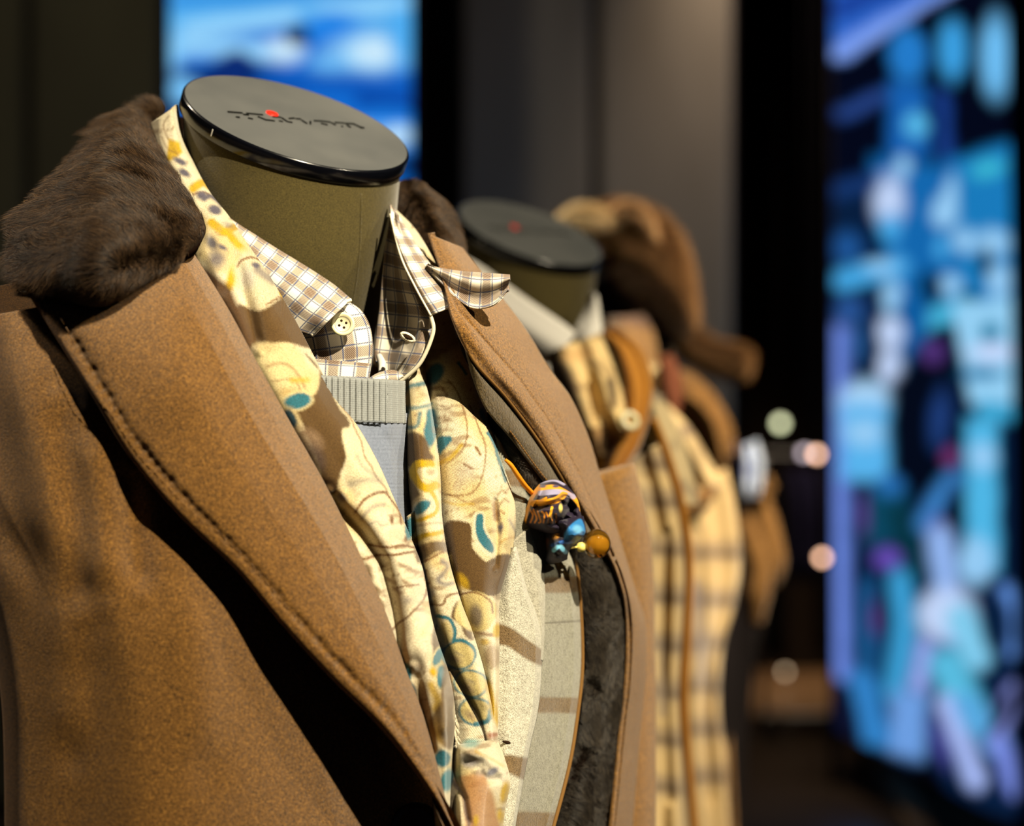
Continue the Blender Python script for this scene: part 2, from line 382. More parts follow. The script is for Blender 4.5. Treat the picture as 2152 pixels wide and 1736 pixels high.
def furry(name, g, mat, parent, count, length, flow=(0, 0, -1), lift=0.5, rad=0.00007, clump=0.004, wave=1.0, label=None, mask=None):
    """hair strands rooted on a sheet"""
    px, py, dd = g; nv, nu = px.shape
    W = np.stack([(px-CX)/F*dd, dd, CZ-(py-CY)/F*dd], -1)
    N = np.cross(np.gradient(W, axis=0), np.gradient(W, axis=1)); N /= np.linalg.norm(N, axis=2, keepdims=True)+1e-12
    s = np.sign(np.sum(N*(W-np.array([0, 0, CZ])), -1).mean()); N = -N*s
    a = rng.random(count)*(nv-1.001); b = rng.random(count)*(nu-1.001)
    i, j = a.astype(int), b.astype(int); fi, fj = (a-i)[:, None], (b-j)[:, None]
    def smp(A): return A[i, j]*(1-fi)*(1-fj)+A[i+1, j]*fi*(1-fj)+A[i, j+1]*(1-fi)*fj+A[i+1, j+1]*fi*fj
    p = smp(W); n = smp(N); n /= np.linalg.norm(n, axis=1, keepdims=True)
    k = rng.normal(size=(10, 3))*90; ph = rng.random(10)*6.3
    vf = np.stack([sum(np.sin(p@k[q+r]+ph[q+r]) for r in range(3)) for q in range(0, 9, 3)], 1)
    k2 = rng.normal(size=(9, 3))*420
    vf2 = np.stack([sum(np.sin(p@k2[q+r]+ph[q]) for r in range(3)) for q in range(0, 9, 3)], 1)
    fl = np.array(flow, float)+0.28*vf*wave+0.16*vf2*wave+rng.normal(size=p.shape)*0.16
    fl -= n*np.sum(fl*n, 1, keepdims=True)
    ln = length*(0.6+0.5*rng.random(count))*(1+0.18*np.sin(p@k[9]*1.3))
    pts = []
    for t in (0, 0.25, 0.5, 0.75, 1.0):
        pts.append(p+n*(ln*t*lift*(1.35-0.5*t))[:, None]+fl*(ln*t*t*(1-lift*0.5))[:, None]*1.1)
    Q = np.stack(pts, 1)-worldloc(parent)
    cu = bpy.data.hair_curves.new(name); cu.add_curves([5]*count)
    cu.attributes['position'].data.foreach_set('vector', Q.astype(np.float32).ravel())
    ra = cu.attributes.get('radius') or cu.attributes.new('radius', 'FLOAT', 'POINT')
    ra.data.foreach_set('value', np.tile(np.array([1, .95, .8, .5, .12], np.float32)*rad, count))
    return link(name, cu, mat, parent, label, 'stuff')


# ================================================================== the room
room = {}
mw = M('wall_dark'); mw = mw.set(mw.mix(mw.noise(3, 3, lo=0.3, hi=0.7), (40, 36, 31), (50, 46, 41)), 0.85, 0.2)
mf = M('floor_dark'); u_ = mf.noise(2.5, 4, stretch=(1, 6, 1), lo=0.3, hi=0.7)
mf = mf.set(mf.mix(u_, (46, 36, 28), (66, 54, 42)), 0.35, 0.4)
tag(box('floor', (-4, -1.5, -0.1), (4.5, 12.2, 0.0), mf), kind='structure')
tag(box('ceiling', (-4, -1.5, 4.2), (4.5, 12.2, 4.3), mw), kind='structure')
tag(box('wall_back', (-4, 12.2, -0.1), (4.5, 12.4, 4.3), MAT['dark']), kind='structure')
tag(box('wall_left', (-4.2, -1.5, -0.1), (-4, 12.4, 4.3), mw), kind='structure')
tag(box('wall_right', (4.5, -1.5, -0.1), (4.7, 12.4, 4.3), MAT['dark']), kind='structure')

def fab(name, a, b):
    m = M(name); n = m.noise(1.6, 3, 0.6, stretch=(1, 1, 0.35), lo=0.3, hi=0.7)
    return m.set(m.mix(n, a, b), 0.9, 0.1, bump=m.noise(200, 2), bs=0.2)
mp_ = fab('screen_panel_cloth', (96, 88, 76), (122, 114, 102))
def partition(x0, x1, y, seams, label, mat):
    r = empty('partition_wall', ((x0+x1)/2, y, 0), label, 'partition')
    xs = [x0]+seams+[x1]
    for a, b in zip(xs[:-1], xs[1:]):
        o = box('panel', (a+0.012, y-0.02, 0.02), (b-0.012, y+0.03, 4.1), mp_ if mat is None else mat, None, 0.02)
        o.parent = r; o.matrix_parent_inverse = Matrix.Translation(-Vector(r.location))
    o = box('backing', (x0, y+0.03, 0.0), (x1, y+0.07, 4.1), MAT['dark'], r)
    return r
X = lambda px, d: (px-CX)/F*d
partition(X(965, 7.3), X(1545, 7.3), 7.3, [X(1250, 7.3)], 'tall grey-brown partition of two panels between the two blue screens', None)
partition(X(-420, 7.3), X(345, 7.3), 7.3, [X(60, 7.3)], 'tall dark olive partition left of the upper blue screen', fab('olive_cloth', (62, 58, 44), (78, 74, 56)))
box('recess_block', (X(1560, 11.3), 11.3, 0.001), (X(1760, 11.3), 11.9, 4.15), MAT['dark'])  # black block added for the shade of a far recess
tag(bpy.data.objects['recess_block'], 'black block added for the dark recess between the partition and the right screen', 'recess_block')
bpy.data.objects['recess_block'].location = (0, 0, 0)
# ---- screens
def emit(name, strength):
    m = bpy.data.materials.new(name); m.use_nodes = True; nt = m.node_tree; nt.nodes.clear()
    a = nt.nodes.new('ShaderNodeAttribute'); a.attribute_name = 'Col'
    e = nt.nodes.new('ShaderNodeEmission'); e.inputs[1].default_value = strength
    tc = nt.nodes.new('ShaderNodeTexCoord'); sp = nt.nodes.new('ShaderNodeSeparateXYZ'); nt.links.new(tc.outputs['UV'], sp.inputs[0])
    s = (V(nt, sp.outputs[1])*(2*math.pi/0.012)).sin()*0.3+0.72
    mu = nt.nodes.new('ShaderNodeMath'); mu.operation = 'MULTIPLY'; mu.inputs[1].default_value = strength
    nt.links.new(s.s, mu.inputs[0]); nt.links.new(mu.outputs[0], e.inputs[1])
    o = nt.nodes.new('ShaderNodeOutputMaterial'); nt.links.new(a.outputs[0], e.inputs[0]); nt.links.new(e.outputs[0], o.inputs[0])
    return m
EM = emit('led_screen', 1.35)
def screen(L, R, label, paint):
    c0 = P(*L[-1]); c1 = P(*R[-1])
    r = empty('led_screen', ((c0[0]+c1[0])/2, (c0[1]+c1[1])/2, 0), label, 'screen')
    g = grid(L, R, nu=170, nv=300)
    p = Paint(g, (14, 34, 96)); paint(p)
    sheet('display', g, EM, r, 0, p.c)
    h = tuple(x for x in L[0]), tuple(x for x in R[0])
    gb = (g[0][::60, ::40], g[1][::60, ::40], g[2][::60, ::40]+0.03)
    sheet('housing', gb, MAT['dark'], r, 0.08)
    # frame rails along both sides
    for E in (L, R):
        a, b = P(*E[0]), P(*E[-1]); tube('frame_rail', [a, (a+b)/2, b], 0.012, MAT['dark'], r, 6)
    a = P(*L[-1]); b = P(*R[-1])
    for q in (a, b): tube('foot_post', [q, (q[0], q[1], q[2]*0.5), (q[0], q[1], 0.0)], 0.015, MAT['dark'], r, 6)
    return r
def paintL(p):
    B = (30, 130, 232); LB = (150, 214, 255); DB = (10, 34, 100); K = (8, 16, 44); W_ = (205, 236, 255)
    p.put(np.ones_like(p.x), (20, 112, 214))
    p.poly([(340, -60), (880, -60), (880, 30), (640, 40), (430, 75), (340, 70)], (90, 180, 244), 14)
    p.line([(360, 0), (600, -10), (860, -30)], 26, (40, 140, 226), 12)
    p.line([(400, 60), (560, 40), (700, 22), (860, 10)], 34, LB, 12)
    p.line([(380, 95), (480, 100), (560, 110)], 38, LB, 14); p.ell(600, 105, 38, 26, 0, W_, 14)
    p.line([(640, 30), (760, 50), (860, 40)], 24, (70, 170, 240), 12)
    p.ell(700, 60, 60, 30, 0, B, 14); p.ell(780, 110, 90, 46, -8, LB, 20); p.ell(790, 110, 50, 26, 0, W_, 12)
    p.ell(690, 140, 40, 22, 0, (110, 190, 250), 12); p.ell(850, 80, 30, 60, 0, (80, 176, 246), 14)
    p.poly([(340, 145), (430, 140), (500, 105), (560, 150), (620, 165), (620, 200), (340, 240)], DB, 8)
    p.poly([(345, 150), (440, 146), (500, 112), (545, 150), (540, 200), (345, 200)], (12, 44, 116), 6)
    p.ell(560, 160, 34, 22, 0, K, 8); p.poly([(598, 62), (640, 55), (650, 88), (606, 92)], K, 5)
    p.ell(380, 190, 40, 26, 0, (120, 196, 250), 12); p.ell(360, 110, 22, 40, 0, (130, 205, 255), 12)
    p.line([(560, 170), (700, 175), (880, 190)], 46, (16, 90, 190), 16)
    p.line([(760, 210), (880, 222)], 26, (10, 66, 160), 10)
    p.line([(740, 285), (820, 280), (880, 285)], 52, (96, 176, 250), 14); p.ell(835, 285, 26, 16, 0, W_, 10)
    p.line([(780, 240), (880, 245)], 22, (24, 120, 220), 8); p.line([(800, 345), (900, 350)], 40, (6, 40, 96), 8)
    p.poly([(340, 400), (900, 380), (900, 700), (340, 700)], (10, 80, 150), 20)
    p.line([(420, 600), (800, 560)], 60, (60, 150, 230), 20)
screen([(349, -420, 6.5), (349, 700, 6.5)], [(873, -420, 6.5), (873, 700, 6.5)], 'glowing blue screen behind the front mannequin, upper left of the photo', paintL)
def paintR(p):
    K = (4, 8, 26); D = (8, 26, 70); B = (28, 110, 196); S = (70, 170, 232); L = (150, 205, 246); W_ = (196, 216, 252); T = (14, 90, 120); Pu = (96, 128, 220)
    p.put(np.ones_like(p.x), (8, 30, 62))
    p.poly([(1730, -200), (2160, -200), (2160, -60), (1960, 0), (1760, 135), (1730, 120)], (44, 100, 200), 6)
    p.line([(1755, 118), (1850, 60), (1935, 20), (2020, -30)], 34, (130, 165, 246), 12); p.line([(1760, 20), (1900, -40)], 40, (24, 60, 150), 12)
    p.poly([(1740, 150), (1800, 120), (1990, -10), (2160, -60), (2160, 300), (1740, 390)], K, 6)
    p.ell(1908, 115, 40, 56, 0, (36, 124, 204), 10); p.ell(2002, 105, 30, 62, 0, (60, 160, 226), 10); p.ell(2093, 120, 32, 84, 0, (110, 190, 244), 12)
    p.line([(1770, 240), (1855, 200)], 28, (40, 70, 140), 10)
    p.poly([(1870, 170), (1945, 180), (1955, 330), (1865, 330)], (24, 98, 180), 12); p.ell(1925, 262, 22, 26, 0, (90, 190, 236), 10)
    p.line([(1980, 200), (1990, 330)], 26, (26, 62, 140), 10)
    p.poly([(1990, 340), (2130, 295), (2135, 640), (1990, 640)], (26, 124, 190), 12); p.poly([(1830, 330), (2010, 350), (2010, 640), (1880, 640)], (20, 104, 176), 14)
    p.ell(1898, 350, 16, 22, 0, L, 8); p.ell(1868, 420, 32, 50, 0, W_, 14); p.ell(1870, 480, 22, 28, 0, S, 10)
    p.ell(1998, 405, 14, 34, 5, L, 8); p.ell(1985, 445, 26, 34, 10, L, 10); p.ell(2075, 355, 34, 18, -15, (60, 186, 214), 10)
    p.line([(1760, 400), (1830, 380)], 34, (22, 54, 110), 12); p.ell(1780, 520, 30, 34, 0, (30, 84, 150), 12)
    p.ell(2085, 510, 40, 26, 0, L, 12); p.ell(1980, 520, 16, 22, 0, S, 8); p.ell(2025, 505, 20, 26, 0, L, 10); p.ell(2072, 555, 14, 34, 0, K, 8); p.ell(2100, 590, 26, 34, 0, L, 10)
    p.ell(1995, 600, 26, 24, 0, L, 10); p.line([(1770, 590), (1830, 575), (1885, 560)], 44, S, 12); p.ell(1850, 560, 30, 14, 0, L, 8)
    p.ell(1955, 610, 26, 40, 0, (6, 40, 70), 10); p.ell(2035, 622, 18, 12, 0, K, 6)
    p.poly([(1745, 620), (1840, 600), (1845, 700), (1745, 700)], (12, 34, 70), 10); p.ell(1785, 650, 26, 22, 0, (44, 90, 160), 10)
    p.ell(1875, 625, 22, 34, 0, L, 8); p.line([(1915, 690), (1970, 665), (2030, 650)], 44, (70, 180, 220), 10); p.poly([(1890, 630), (1950, 620), (1950, 800), (1890, 800)], (14, 92, 160), 10)
    p.poly([(2000, 640), (2130, 625), (2135, 850), (2040, 850)], (150, 210, 246), 8); p.ell(2082, 700, 20, 22, 0, (20, 120, 160), 8); p.ell(2060, 785, 46, 12, 0, (20, 110, 160), 8); p.ell(2085, 740, 50, 20, 0, W_, 8)
    p.ell(1870, 700, 28, 34, 0, W_, 10); p.ell(1868, 770, 28, 36, 0, W_, 10); p.poly([(1830, 680), (1845, 680), (1845, 800), (1815, 800)], K, 6)
    p.line([(1760, 700), (1765, 1500)], 40, (110, 140, 230), 14); p.ell(1805, 720, 14, 40, 0, (40, 90, 150), 8)
    p.ell(1820, 850, 56, 50, 0, (170, 214, 250), 14); p.poly([(1770, 850), (1875, 850), (1870, 1010), (1770, 1010)], (90, 182, 240), 12); p.ell(1815, 910, 40, 30, 0, L, 12)
    p.poly([(1880, 800), (2000, 700), (2010, 1000), (1960, 1060), (1880, 1000)], (4, 10, 26), 14); p.ell(1960, 740, 26, 26, 0, (80, 50, 120), 10); p.ell(1975, 880, 22, 60, 5, (30, 60, 120), 10); p.ell(1998, 960, 18, 20, 0, (120, 50, 110), 8)
    p.line([(2070, 860), (2130, 870)], 34, (60, 170, 216), 8); p.poly([(2030, 880), (2095, 880), (2100, 1200), (2030, 1200)], (80, 184, 232), 10); p.ell(2065, 960, 28, 30, 0, L, 10); p.ell(2050, 1180, 36, 50, 0, L, 12)
    p.ell(1855, 1080, 50, 70, 20, (12, 70, 96), 12); p.line([(1890, 1080), (1930, 1200)], 50, (8, 52, 66), 14); p.ell(1870, 1020, 26, 22, 0, (40, 110, 180), 10)
    p.line([(1945, 1100), (1980, 1040), (2005, 1010)], 40, (60, 130, 200), 12); p.ell(2000, 1110, 22, 90, 5, K, 8); p.ell(1865, 1175, 26, 22, 0, (110, 80, 190), 10); p.ell(1815, 1080, 10, 40, 0, (90, 50, 130), 6); p.ell(1968, 1110, 16, 26, 0, (90, 80, 150), 8)
    p.line([(1975, 1130), (1990, 1240), (2000, 1330)], 50, (150, 186, 246), 14); p.ell(1985, 1290, 60, 50, -20, W_, 18); p.line([(2020, 1300), (2050, 1380)], 60, (130, 206, 240), 14)
    p.line([(1890, 1220), (1900, 1330), (1880, 1450)], 46, (60, 160, 214), 12); p.line([(1830, 1240), (1820, 1420)], 50, (24, 80, 130), 12); p.ell(1855, 1260, 12, 60, 0, K, 6); p.ell(1840, 1300, 8, 30, 0, (100, 40, 120), 6)
    p.ell(2090, 1320, 24, 50, -15, (8, 30, 60), 10); p.line([(2115, 1240), (2140, 1300), (2130, 1370)], 26, (100, 150, 230), 10)
    p.line([(1945, 1360), (1930, 1440)], 36, (150, 170, 240), 12); p.poly([(1880, 1450), (1950, 1460), (1940, 1600), (1860, 1580)], (110, 160, 228), 12); p.line([(1990, 1400), (2040, 1500)], 70, (90, 190, 226), 14)
    p.line([(1810, 1440), (1840, 1550)], 60, (50, 130, 200), 12); p.line([(1990, 1480), (2050, 1640)], 40, (170, 190, 250), 12); p.line([(2030, 1480), (2090, 1560)], 50, (90, 170, 226), 12)
    p.line([(2135, 1450), (2110, 1500), (2090, 1560)], 34, (150, 160, 240), 10); p.line([(2100, 1560), (2135, 1660)], 36, (120, 140, 226), 10); p.ell(2105, 1500, 14, 60, 30, K, 6); p.ell(1975, 1560, 14, 50, -20, (70, 70, 150), 8)
    p.poly([(1740, 1420), (1790, 1440), (1810, 1560), (1740, 1560)], (14, 18, 44), 8); p.poly([(1820, 1570), (1910, 1610), (1960, 1610), (2020, 1690), (2160, 1730), (2160, 1790), (1740, 1700)], (6, 6, 14), 8)
screen([(1745, -420, 7.8), (1752, 1530, 7.8)], [(2122, -600, 5.85), (2148, 1745, 5.85)], 'tall blue patterned screen standing along the right side', paintR)

# ---- floor strip, rack with clothes, small glowing dots
a = P(1828, 1552, 8.83); b = P(1905, 1740, 6.98)
bm = bmesh.new(); 
v = [bm.verts.new((a[0]-0.05, a[1], z)) for z in (0.001, 0.03)]+[bm.verts.new((a[0]+0.05, a[1], z)) for z in (0.001, 0.03)]
w_ = [bm.verts.new((b[0]-0.03, b[1]-0.4, z)) for z in (0.001, 0.03)]+[bm.verts.new((b[0]+0.03, b[1]-0.4, z)) for z in (0.001, 0.03)]
for q in ((v[0], v[1], v[3], v[2]), (w_[0], w_[2], w_[3], w_[1]), (v[0], w_[0], w_[1], v[1]), (v[2], v[3], w_[3], w_[2]), (v[1], w_[1], w_[3], v[3]), (v[0], v[2], w_[2], w_[0])): bm.faces.new(q)
o = bmobj('trim_1', bm, M('floor_trim').set((120, 100, 76), 0.6, 0.3)); tag(o, kind='structure')

rk = empty('clothes_rack', (X(1700, 8.8), 8.8, 0), 'dim steel clothes rail far back beside the right screen', 'clothes rack')
x0, x1 = X(1600, 8.8), X(1780, 8.8); zt = 1.2-(955-868)/F*8.8
tube('rail', [(x0, 8.8, zt), ((x0+x1)/2, 8.8, zt), (x1, 8.8, zt)], 0.012, MAT['steel'], rk)
for xx in (x0, x1): tube('upright', [(xx, 8.8, zt), (xx, 8.8, 0.5), (xx, 8.8, 0.0)], 0.012, MAT['steel'], rk)
tube('base_bar', [(x0, 8.8, 0.1), ((x0+x1)/2, 8.8, 0.1), (x1, 8.8, 0.1)], 0.01, MAT['steel'], rk)
def garment(x, mat, name, lab, length, wd=0.055):
    r = empty(name, (x, 8.8, zt), lab, 'garment', None)
    tube('hanger_hook', [(x, 8.8, zt-0.05), (x, 8.8, zt-0.01), (x, 8.805, zt+0.016)], 0.003, MAT['steel'], r, 5)
    g = []
    bm = bmesh.new(); rings = []
    for t in np.linspace(0, 1, 7):
        z = zt-0.05-length*t; yw = 0.04+0.17*min(1, t*4); ring = []
        for k in range(16):
            an = 2*math.pi*k/16; f = 1+0.18*math.sin(3*an+x*40)*t
            ring.append(bm.verts.new((x+wd*0.5*math.cos(an)*f, 8.8+yw*math.sin(an), z)))
        rings.append(ring)
    for p_, q_ in zip(rings[:-1], rings[1:]):
        for k in range(16): bm.faces.new((p_[k], p_[(k+1) % 16], q_[(k+1) % 16], q_[k])).smooth = True
    bm.faces.new(rings[0]); bm.faces.new(rings[-1])
    bmobj('cloth_body', bm, mat, r)
garment(X(1632, 8.8), MAT['dark'], 'hanging_coat', 'black coat hanging at the left end of the far clothes rail', 0.68, 0.06)
garment(X(1672, 8.8), MAT['navy'], 'hanging_jacket', 'dim navy jacket hanging second on the far clothes rail', 0.40, 0.05)
garment(X(1706, 8.8), MAT['navy'], 'hanging_jacket', 'dim navy jacket hanging third on the far clothes rail', 0.40, 0.05)
garment(X(1740, 8.8), MAT['dark'], 'hanging_coat', 'black coat hanging at the right end of the far clothes rail', 0.68, 0.06)
def glow_ball(px, py, d, col, e, lab, r=0.012):  # small emissive balls added for bright spots of unknown source
    m = M('glow_ball_mat').set((255, 255, 255), 0.5, 0.2); m.node_tree.nodes['Principled BSDF'].inputs['Emission Color'].default_value = C4(col)
    m.node_tree.nodes['Principled BSDF'].inputs['Emission Strength'].default_value = e
    c = P(px, py, d); o = empty('small_glow', c, lab, 'glow_dot', 'tiny far-off glowing dots')
    lathe('glow_ball', [(0, -r), (r*.7, -r*.7), (r, 0), (r*.7, r*.7), (0, r)], 10, m, o, (0, 1, 0), c)
    tube('cord', [c+np.array([0, .03, 0]), np.array([c[0], c[1]+.03, (c[2]+4.2)/2]), np.array([c[0], c[1]+.03, 4.2])] if py < 1300 else [c+np.array([0, .03, 0]), np.array([c[0], c[1]+.03, c[2]*.5]), np.array([c[0], c[1]+.03, 0])], .002, MAT['dark'], o, 5)
    lathe('glow_rim', [(r*1.3, 0.004), (r*1.35, 0.012), (r*0.8, 0.03), (0, 0.032)], 12, MAT['steel'], o, (0, 1, 0), c)
glow_ball(1640, 890, 8.2, (200, 205, 160), 5.0, 'tiny pale dot glowing against the dark recess, topmost of the blurred dots', 0.016)
glow_ball(1690, 952, 7.6, (210, 190, 200), 3.2, 'tiny pinkish glowing dot above the hanging navy jackets')
glow_ball(1716, 955, 7.6, (255, 196, 160), 7.0, 'tiny peach glowing dot above the navy jackets, touching the right screen in the photo')
glow_ball(1728, 1172, 7.6, (255, 196, 158), 7.0, 'tiny peach glowing dot below the navy jackets beside the right screen')
glow_ball(1598, 1442, 10.6, (200, 170, 130), 2.4, 'tiny dim glowing dot low by the far floor, left of a pair')
glow_ball(1650, 1413, 10.6, (190, 176, 150), 2.4, 'tiny dim glowing dot low by the far floor, right of a pair')

# ================================================================== mannequins
n_cap = np.array([0.3048, -0.380, 0.8733]); n_cap /= np.linalg.norm(n_cap)
CAPC = P(624.2, 255.7, 1.337)
FW = np.array([0.7071, -0.7071, 0]); LF = np.array([0.7071, 0.7071, 0])
AX = (-0.1226, 1.337)
STROKES = [((115,228),(310,243)),((320,262),(395,272)),((365,248),(585,268)),((225,297),(275,302)),((385,310),(450,325)),((515,292),(635,340)),((635,335),(740,350)),((710,293),(825,303)),((795,348),(850,358)),((835,308),(910,360)),((910,358),(975,370)),((930,318),(1005,312)),((1025,320),(1090,325)),((1100,340),(1170,385)),((1215,355),(1215,392)),((1262,347),(1370,352)),((1370,352),(1480,365)),((1355,380),(1445,403)),((1490,370),(1550,405)),((1540,370),(1660,378)),((1670,382),(1800,388)),((1625,420),(1650,425)),((1700,405),(1750,435)),((1800,395),(1900,440)),((1880,440),(1930,440))]
def on_cap(px, py, h=0.0):
    r = P(px, py, 1.0)-np.array([0, 0, CZ]); o = np.array([0, 0, CZ])
    t = np.dot(CAPC+n_cap*h-o, n_cap)/np.dot(r, n_cap); return o+r*t
def mannequin(T, label, detail=True, cap=True):
    T = np.array(T, float)
    root = empty('mannequin', (AX[0]+T[0], AX[1]+T[1], 0), label, 'mannequin', None)
    off = T-np.array([AX[0]+T[0], AX[1]+T[1], 0])
    # neck: rings from the tilted cap down to the shoulders
    bm = bmesh.new(); seg = 72; rings = []
    e1 = np.cross(n_cap, [0, 1, 0.0]); e1 /= np.linalg.norm(e1); e2 = np.cross(n_cap, e1)
    levels = [(-0.007, None)]
    bot = CAPC[2]-0.30
    top = []
    for k in range(seg):
        a = 2*math.pi*k/seg; top.append(CAPC-n_cap*0.007+0.0622*(e1*math.cos(a)+e2*math.sin(a)))
    low = lambda py, cx, rx, ry, k: None
    spec = [(0.080, 601, 0.0580), (0.12, 592, 0.0525), (0.15, 588, 0.0495), (0.175, 592, 0.050), (0.20, 600, 0.058), (0.225, 612, 0.085)]
    rr_ = [top]
    for dz, cpx, rad in spec:
        ring = []
        c = np.array([X(cpx, 1.337), 1.337, CAPC[2]-dz])
        for k in range(seg):
            v = e1*math.cos(2*math.pi*k/seg)+e2*math.sin(2*math.pi*k/seg); h = v[:2]/np.linalg.norm(v[:2])
            ring.append(c+np.array([h[0]*rad, h[1]*rad, 0]))
        rr_.append(ring)
    A = catmull(np.array(rr_), 40)
    vs = [[bm.verts.new(tuple(float(q) for q in p+off)) for p in ring] for ring in A]
    for r1, r2 in zip(vs[:-1], vs[1:]):
        for k in range(seg): bm.faces.new((r1[k], r1[(k+1) % seg], r2[(k+1) % seg], r2[k])).smooth = True
    bmesh.ops.recalc_face_normals(bm, faces=bm.faces)
    me = bpy.data.meshes.new('neck'); bm.to_mesh(me); bm.free()
    nk = link('neck', me, MAT['suede'], root)
    # centre seam as a fine welt
    def seam_pt(i, lift=0.0001):
        ring = A[i]; c = ring.mean(0); d = np.array([(p-c)[:2]@FW[:2]/np.linalg.norm((p-c)[:2]) for p in ring]); j = int(np.argmax(d))
        p = ring[j]; v = (p-c); v[2] = 0; return p+v/np.linalg.norm(v)*lift
    tube('seam', [seam_pt(i)+T for i in range(1, 34, 3)], 0.0005, MAT['suede'], nk if False else root, 6, label='fine raised seam down the front of the neck')
    # torso
    bm = bmesh.new(); seg = 40; rings = []
    for z, a, b, lean in ((CAPC[2]-0.205, 0.06, 0.055, 0), (CAPC[2]-0.235, 0.115, 0.07, 0), (CAPC[2]-0.27, 0.15, 0.085, .005), (CAPC[2]-0.36, 0.155, 0.098, .012), (CAPC[2]-0.46, 0.15, 0.10, .012), (CAPC[2]-0.60, 0.13, 0.09, 0), (CAPC[2]-0.74, 0.15, 0.10, 0), (CAPC[2]-0.80, 0.14, 0.09, 0)):
        c = np.array([0, 0, z+T[2]])+FW*lean
        rings.append([bm.verts.new(tuple(float(q) for q in c+LF*a*math.cos(2*math.pi*k/seg)+FW*b*math.sin(2*math.pi*k/seg))) for k in range(seg)])
    for r1, r2 in zip(rings[:-1], rings[1:]):
        for k in range(seg): bm.faces.new((r1[k], r1[(k+1) % seg], r2[(k+1) % seg], r2[k])).smooth = True
    bm.faces.new(rings[0]); bm.faces.new(rings[-1]); bmesh.ops.recalc_face_normals(bm, faces=bm.faces)
    me = bpy.data.meshes.new('torso'); bm.to_mesh(me); bm.free(); link('torso', me, MAT['suede'] if T[1] < .5 else MAT['dark'], root)
    o = worldloc(root)
    lathe('pole', [(0.014, 0.02), (0.014, 0.62)], 16, MAT['steel'], root, center=o)
    lathe('base_plate', [(0, 0.02), (0.13, 0.02), (0.15, 0.012), (0.15, 0.001), (0, 0.001)], 40, MAT['steel'], root, center=o)
    if not cap: return root
    cc = CAPC+T
    R0 = 0.0647
    side = lathe('neck_cap', [(0, -0.0090), (R0-0.0006, -0.0090), (R0, -0.0084), (R0, -0.0012), (R0-0.0004, -0.0004), (R0-0.0012, 0.0)], 128, MAT['capside'], root, n_cap, cc, label='glossy black rim of the neck cap')
    lathe('cap_top', [(R0-0.0012, 0.0), (R0-0.0018, 0.0001), (R0-0.0032, -0.0002), (0.03, 0.0), (0, 0.0)], 128, MAT['captop'], side, n_cap, cc, label='satin grey top face of the neck cap')
    if detail:
        bm = bmesh.new()
        for s_, (p, q) in enumerate(STROKES):
            a3 = on_cap(460+p[0]/6.33, 200+p[1]/6.33); b3 = on_cap(460+q[0]/6.33, 200+q[1]/6.33)
            d = b3-a3; ln = np.linalg.norm(d); d = d/ln if ln > 1e-6 else e1
            sd = np.cross(n_cap, d); wd = 0.0005
            vs = [bm.verts.new(tuple(float(z) for z in T+c+sd*wd*u+n_cap*h)) for c in (a3, b3) for u in (-1, 1) for h in (-0.0003, 0.0006)]
            for f in ((0, 1, 3, 2), (4, 6, 7, 5), (0, 4, 5, 1), (2, 3, 7, 6), (1, 5, 7, 3), (0, 2, 6, 4)): bm.faces.new([vs[i] for i in f])
        bmobj('lettering', bm, MAT['chrome'], side, label='raised dark metal lettering across the cap')
    q_ = [cc-n_cap*0.0042+R0*(e1*math.cos(a)+e2*math.sin(a)) for a in np.linspace(0, 2*math.pi, 721)]
    q_ = [q for q in q_ if (q-cc)[1] < 0] if detail else q_[:1]
    tp = lambda q: ((q-T)[0]/(q-T)[1]*F+CX)
    q0 = min(q_, key=lambda q: abs(tp(q)-446))
    rd = (q0-cc)+n_cap*0.0042; rd /= np.linalg.norm(rd)
    tube('tick_mark', [q0+n_cap*0.0020+rd*0.0001, q0+rd*0.0001, q0-n_cap*0.0020+rd*0.0001], 0.0003, MAT['white'], side, 6, label='tiny pale tick on the cap rim')
    d0 = on_cap(460+705/6.33, 200+250/6.33)+T
    lathe('red_dot', [(0.0036, -.0001), (0.0036, 0.0005), (0.0033, 0.0007), (0, 0.0007)], 32, MAT['red'], side, n_cap, d0, label='round red enamel dot')
    return root
m1 = mannequin((0, 0, 0), 'front mannequin with sharp lettered neck cap, wearing the camel coat')
T2 = P(1115, 488, 2.06)-CAPC
m2 = mannequin(T2, 'second mannequin with blurred neck cap and white shirt collar', True)
m3 = mannequin(T2*2+np.array([-0.02, 0, -0.02]), 'third mannequin hidden under the brown fur hat', False, True)
m4 = mannequin(T2*3+np.array([-0.09, 0, -0.08]), 'rearmost mannequin in the dark jacket with a blue pocket square', False, True)

# ================================================================== sweater
at = lambda px, py, dz=0.0: P(px, py, float(D1(px, py))+dz)
sw = empty('sweater', at(780, 950, 0.03), 'blue-grey fine knit sweater under the open paisley scarf', 'sweater')
g = grid([(650, 868), (660, 1000), (690, 1150), (720, 1300), (760, 1500)], [(856, 868), (866, 1000), (880, 1150), (890, 1300), (890, 1500)],
         ((0, .001), (.5, .002), (.8, .003), (1, .02)), nu=80, nv=120, rows=5, disp=(ridge([(735, 880), (800, 1040), (850, 1140)], 18, .002), ridge([(812, 900), (850, 1000)], 14, -.002)))
sheet('body', g, MAT['knit'], sw, 0.002)
g = list(grid([(640, 786), (650, 830), (664, 882)], [(852, 800), (852, 845), (854, 890)], ((0, .002), (.5, .0015), (.8, .0025), (1, .018)), nu=300, nv=26, edge=0.002, edgew=8, sides='T'))
g[2] = g[2]-0.0013*np.maximum(0, np.cos(g[0]*2*math.pi/12.5))
sheet('neck_rib', g, MAT['rib'], sw, 0.0015, label='ribbed grey neckband')
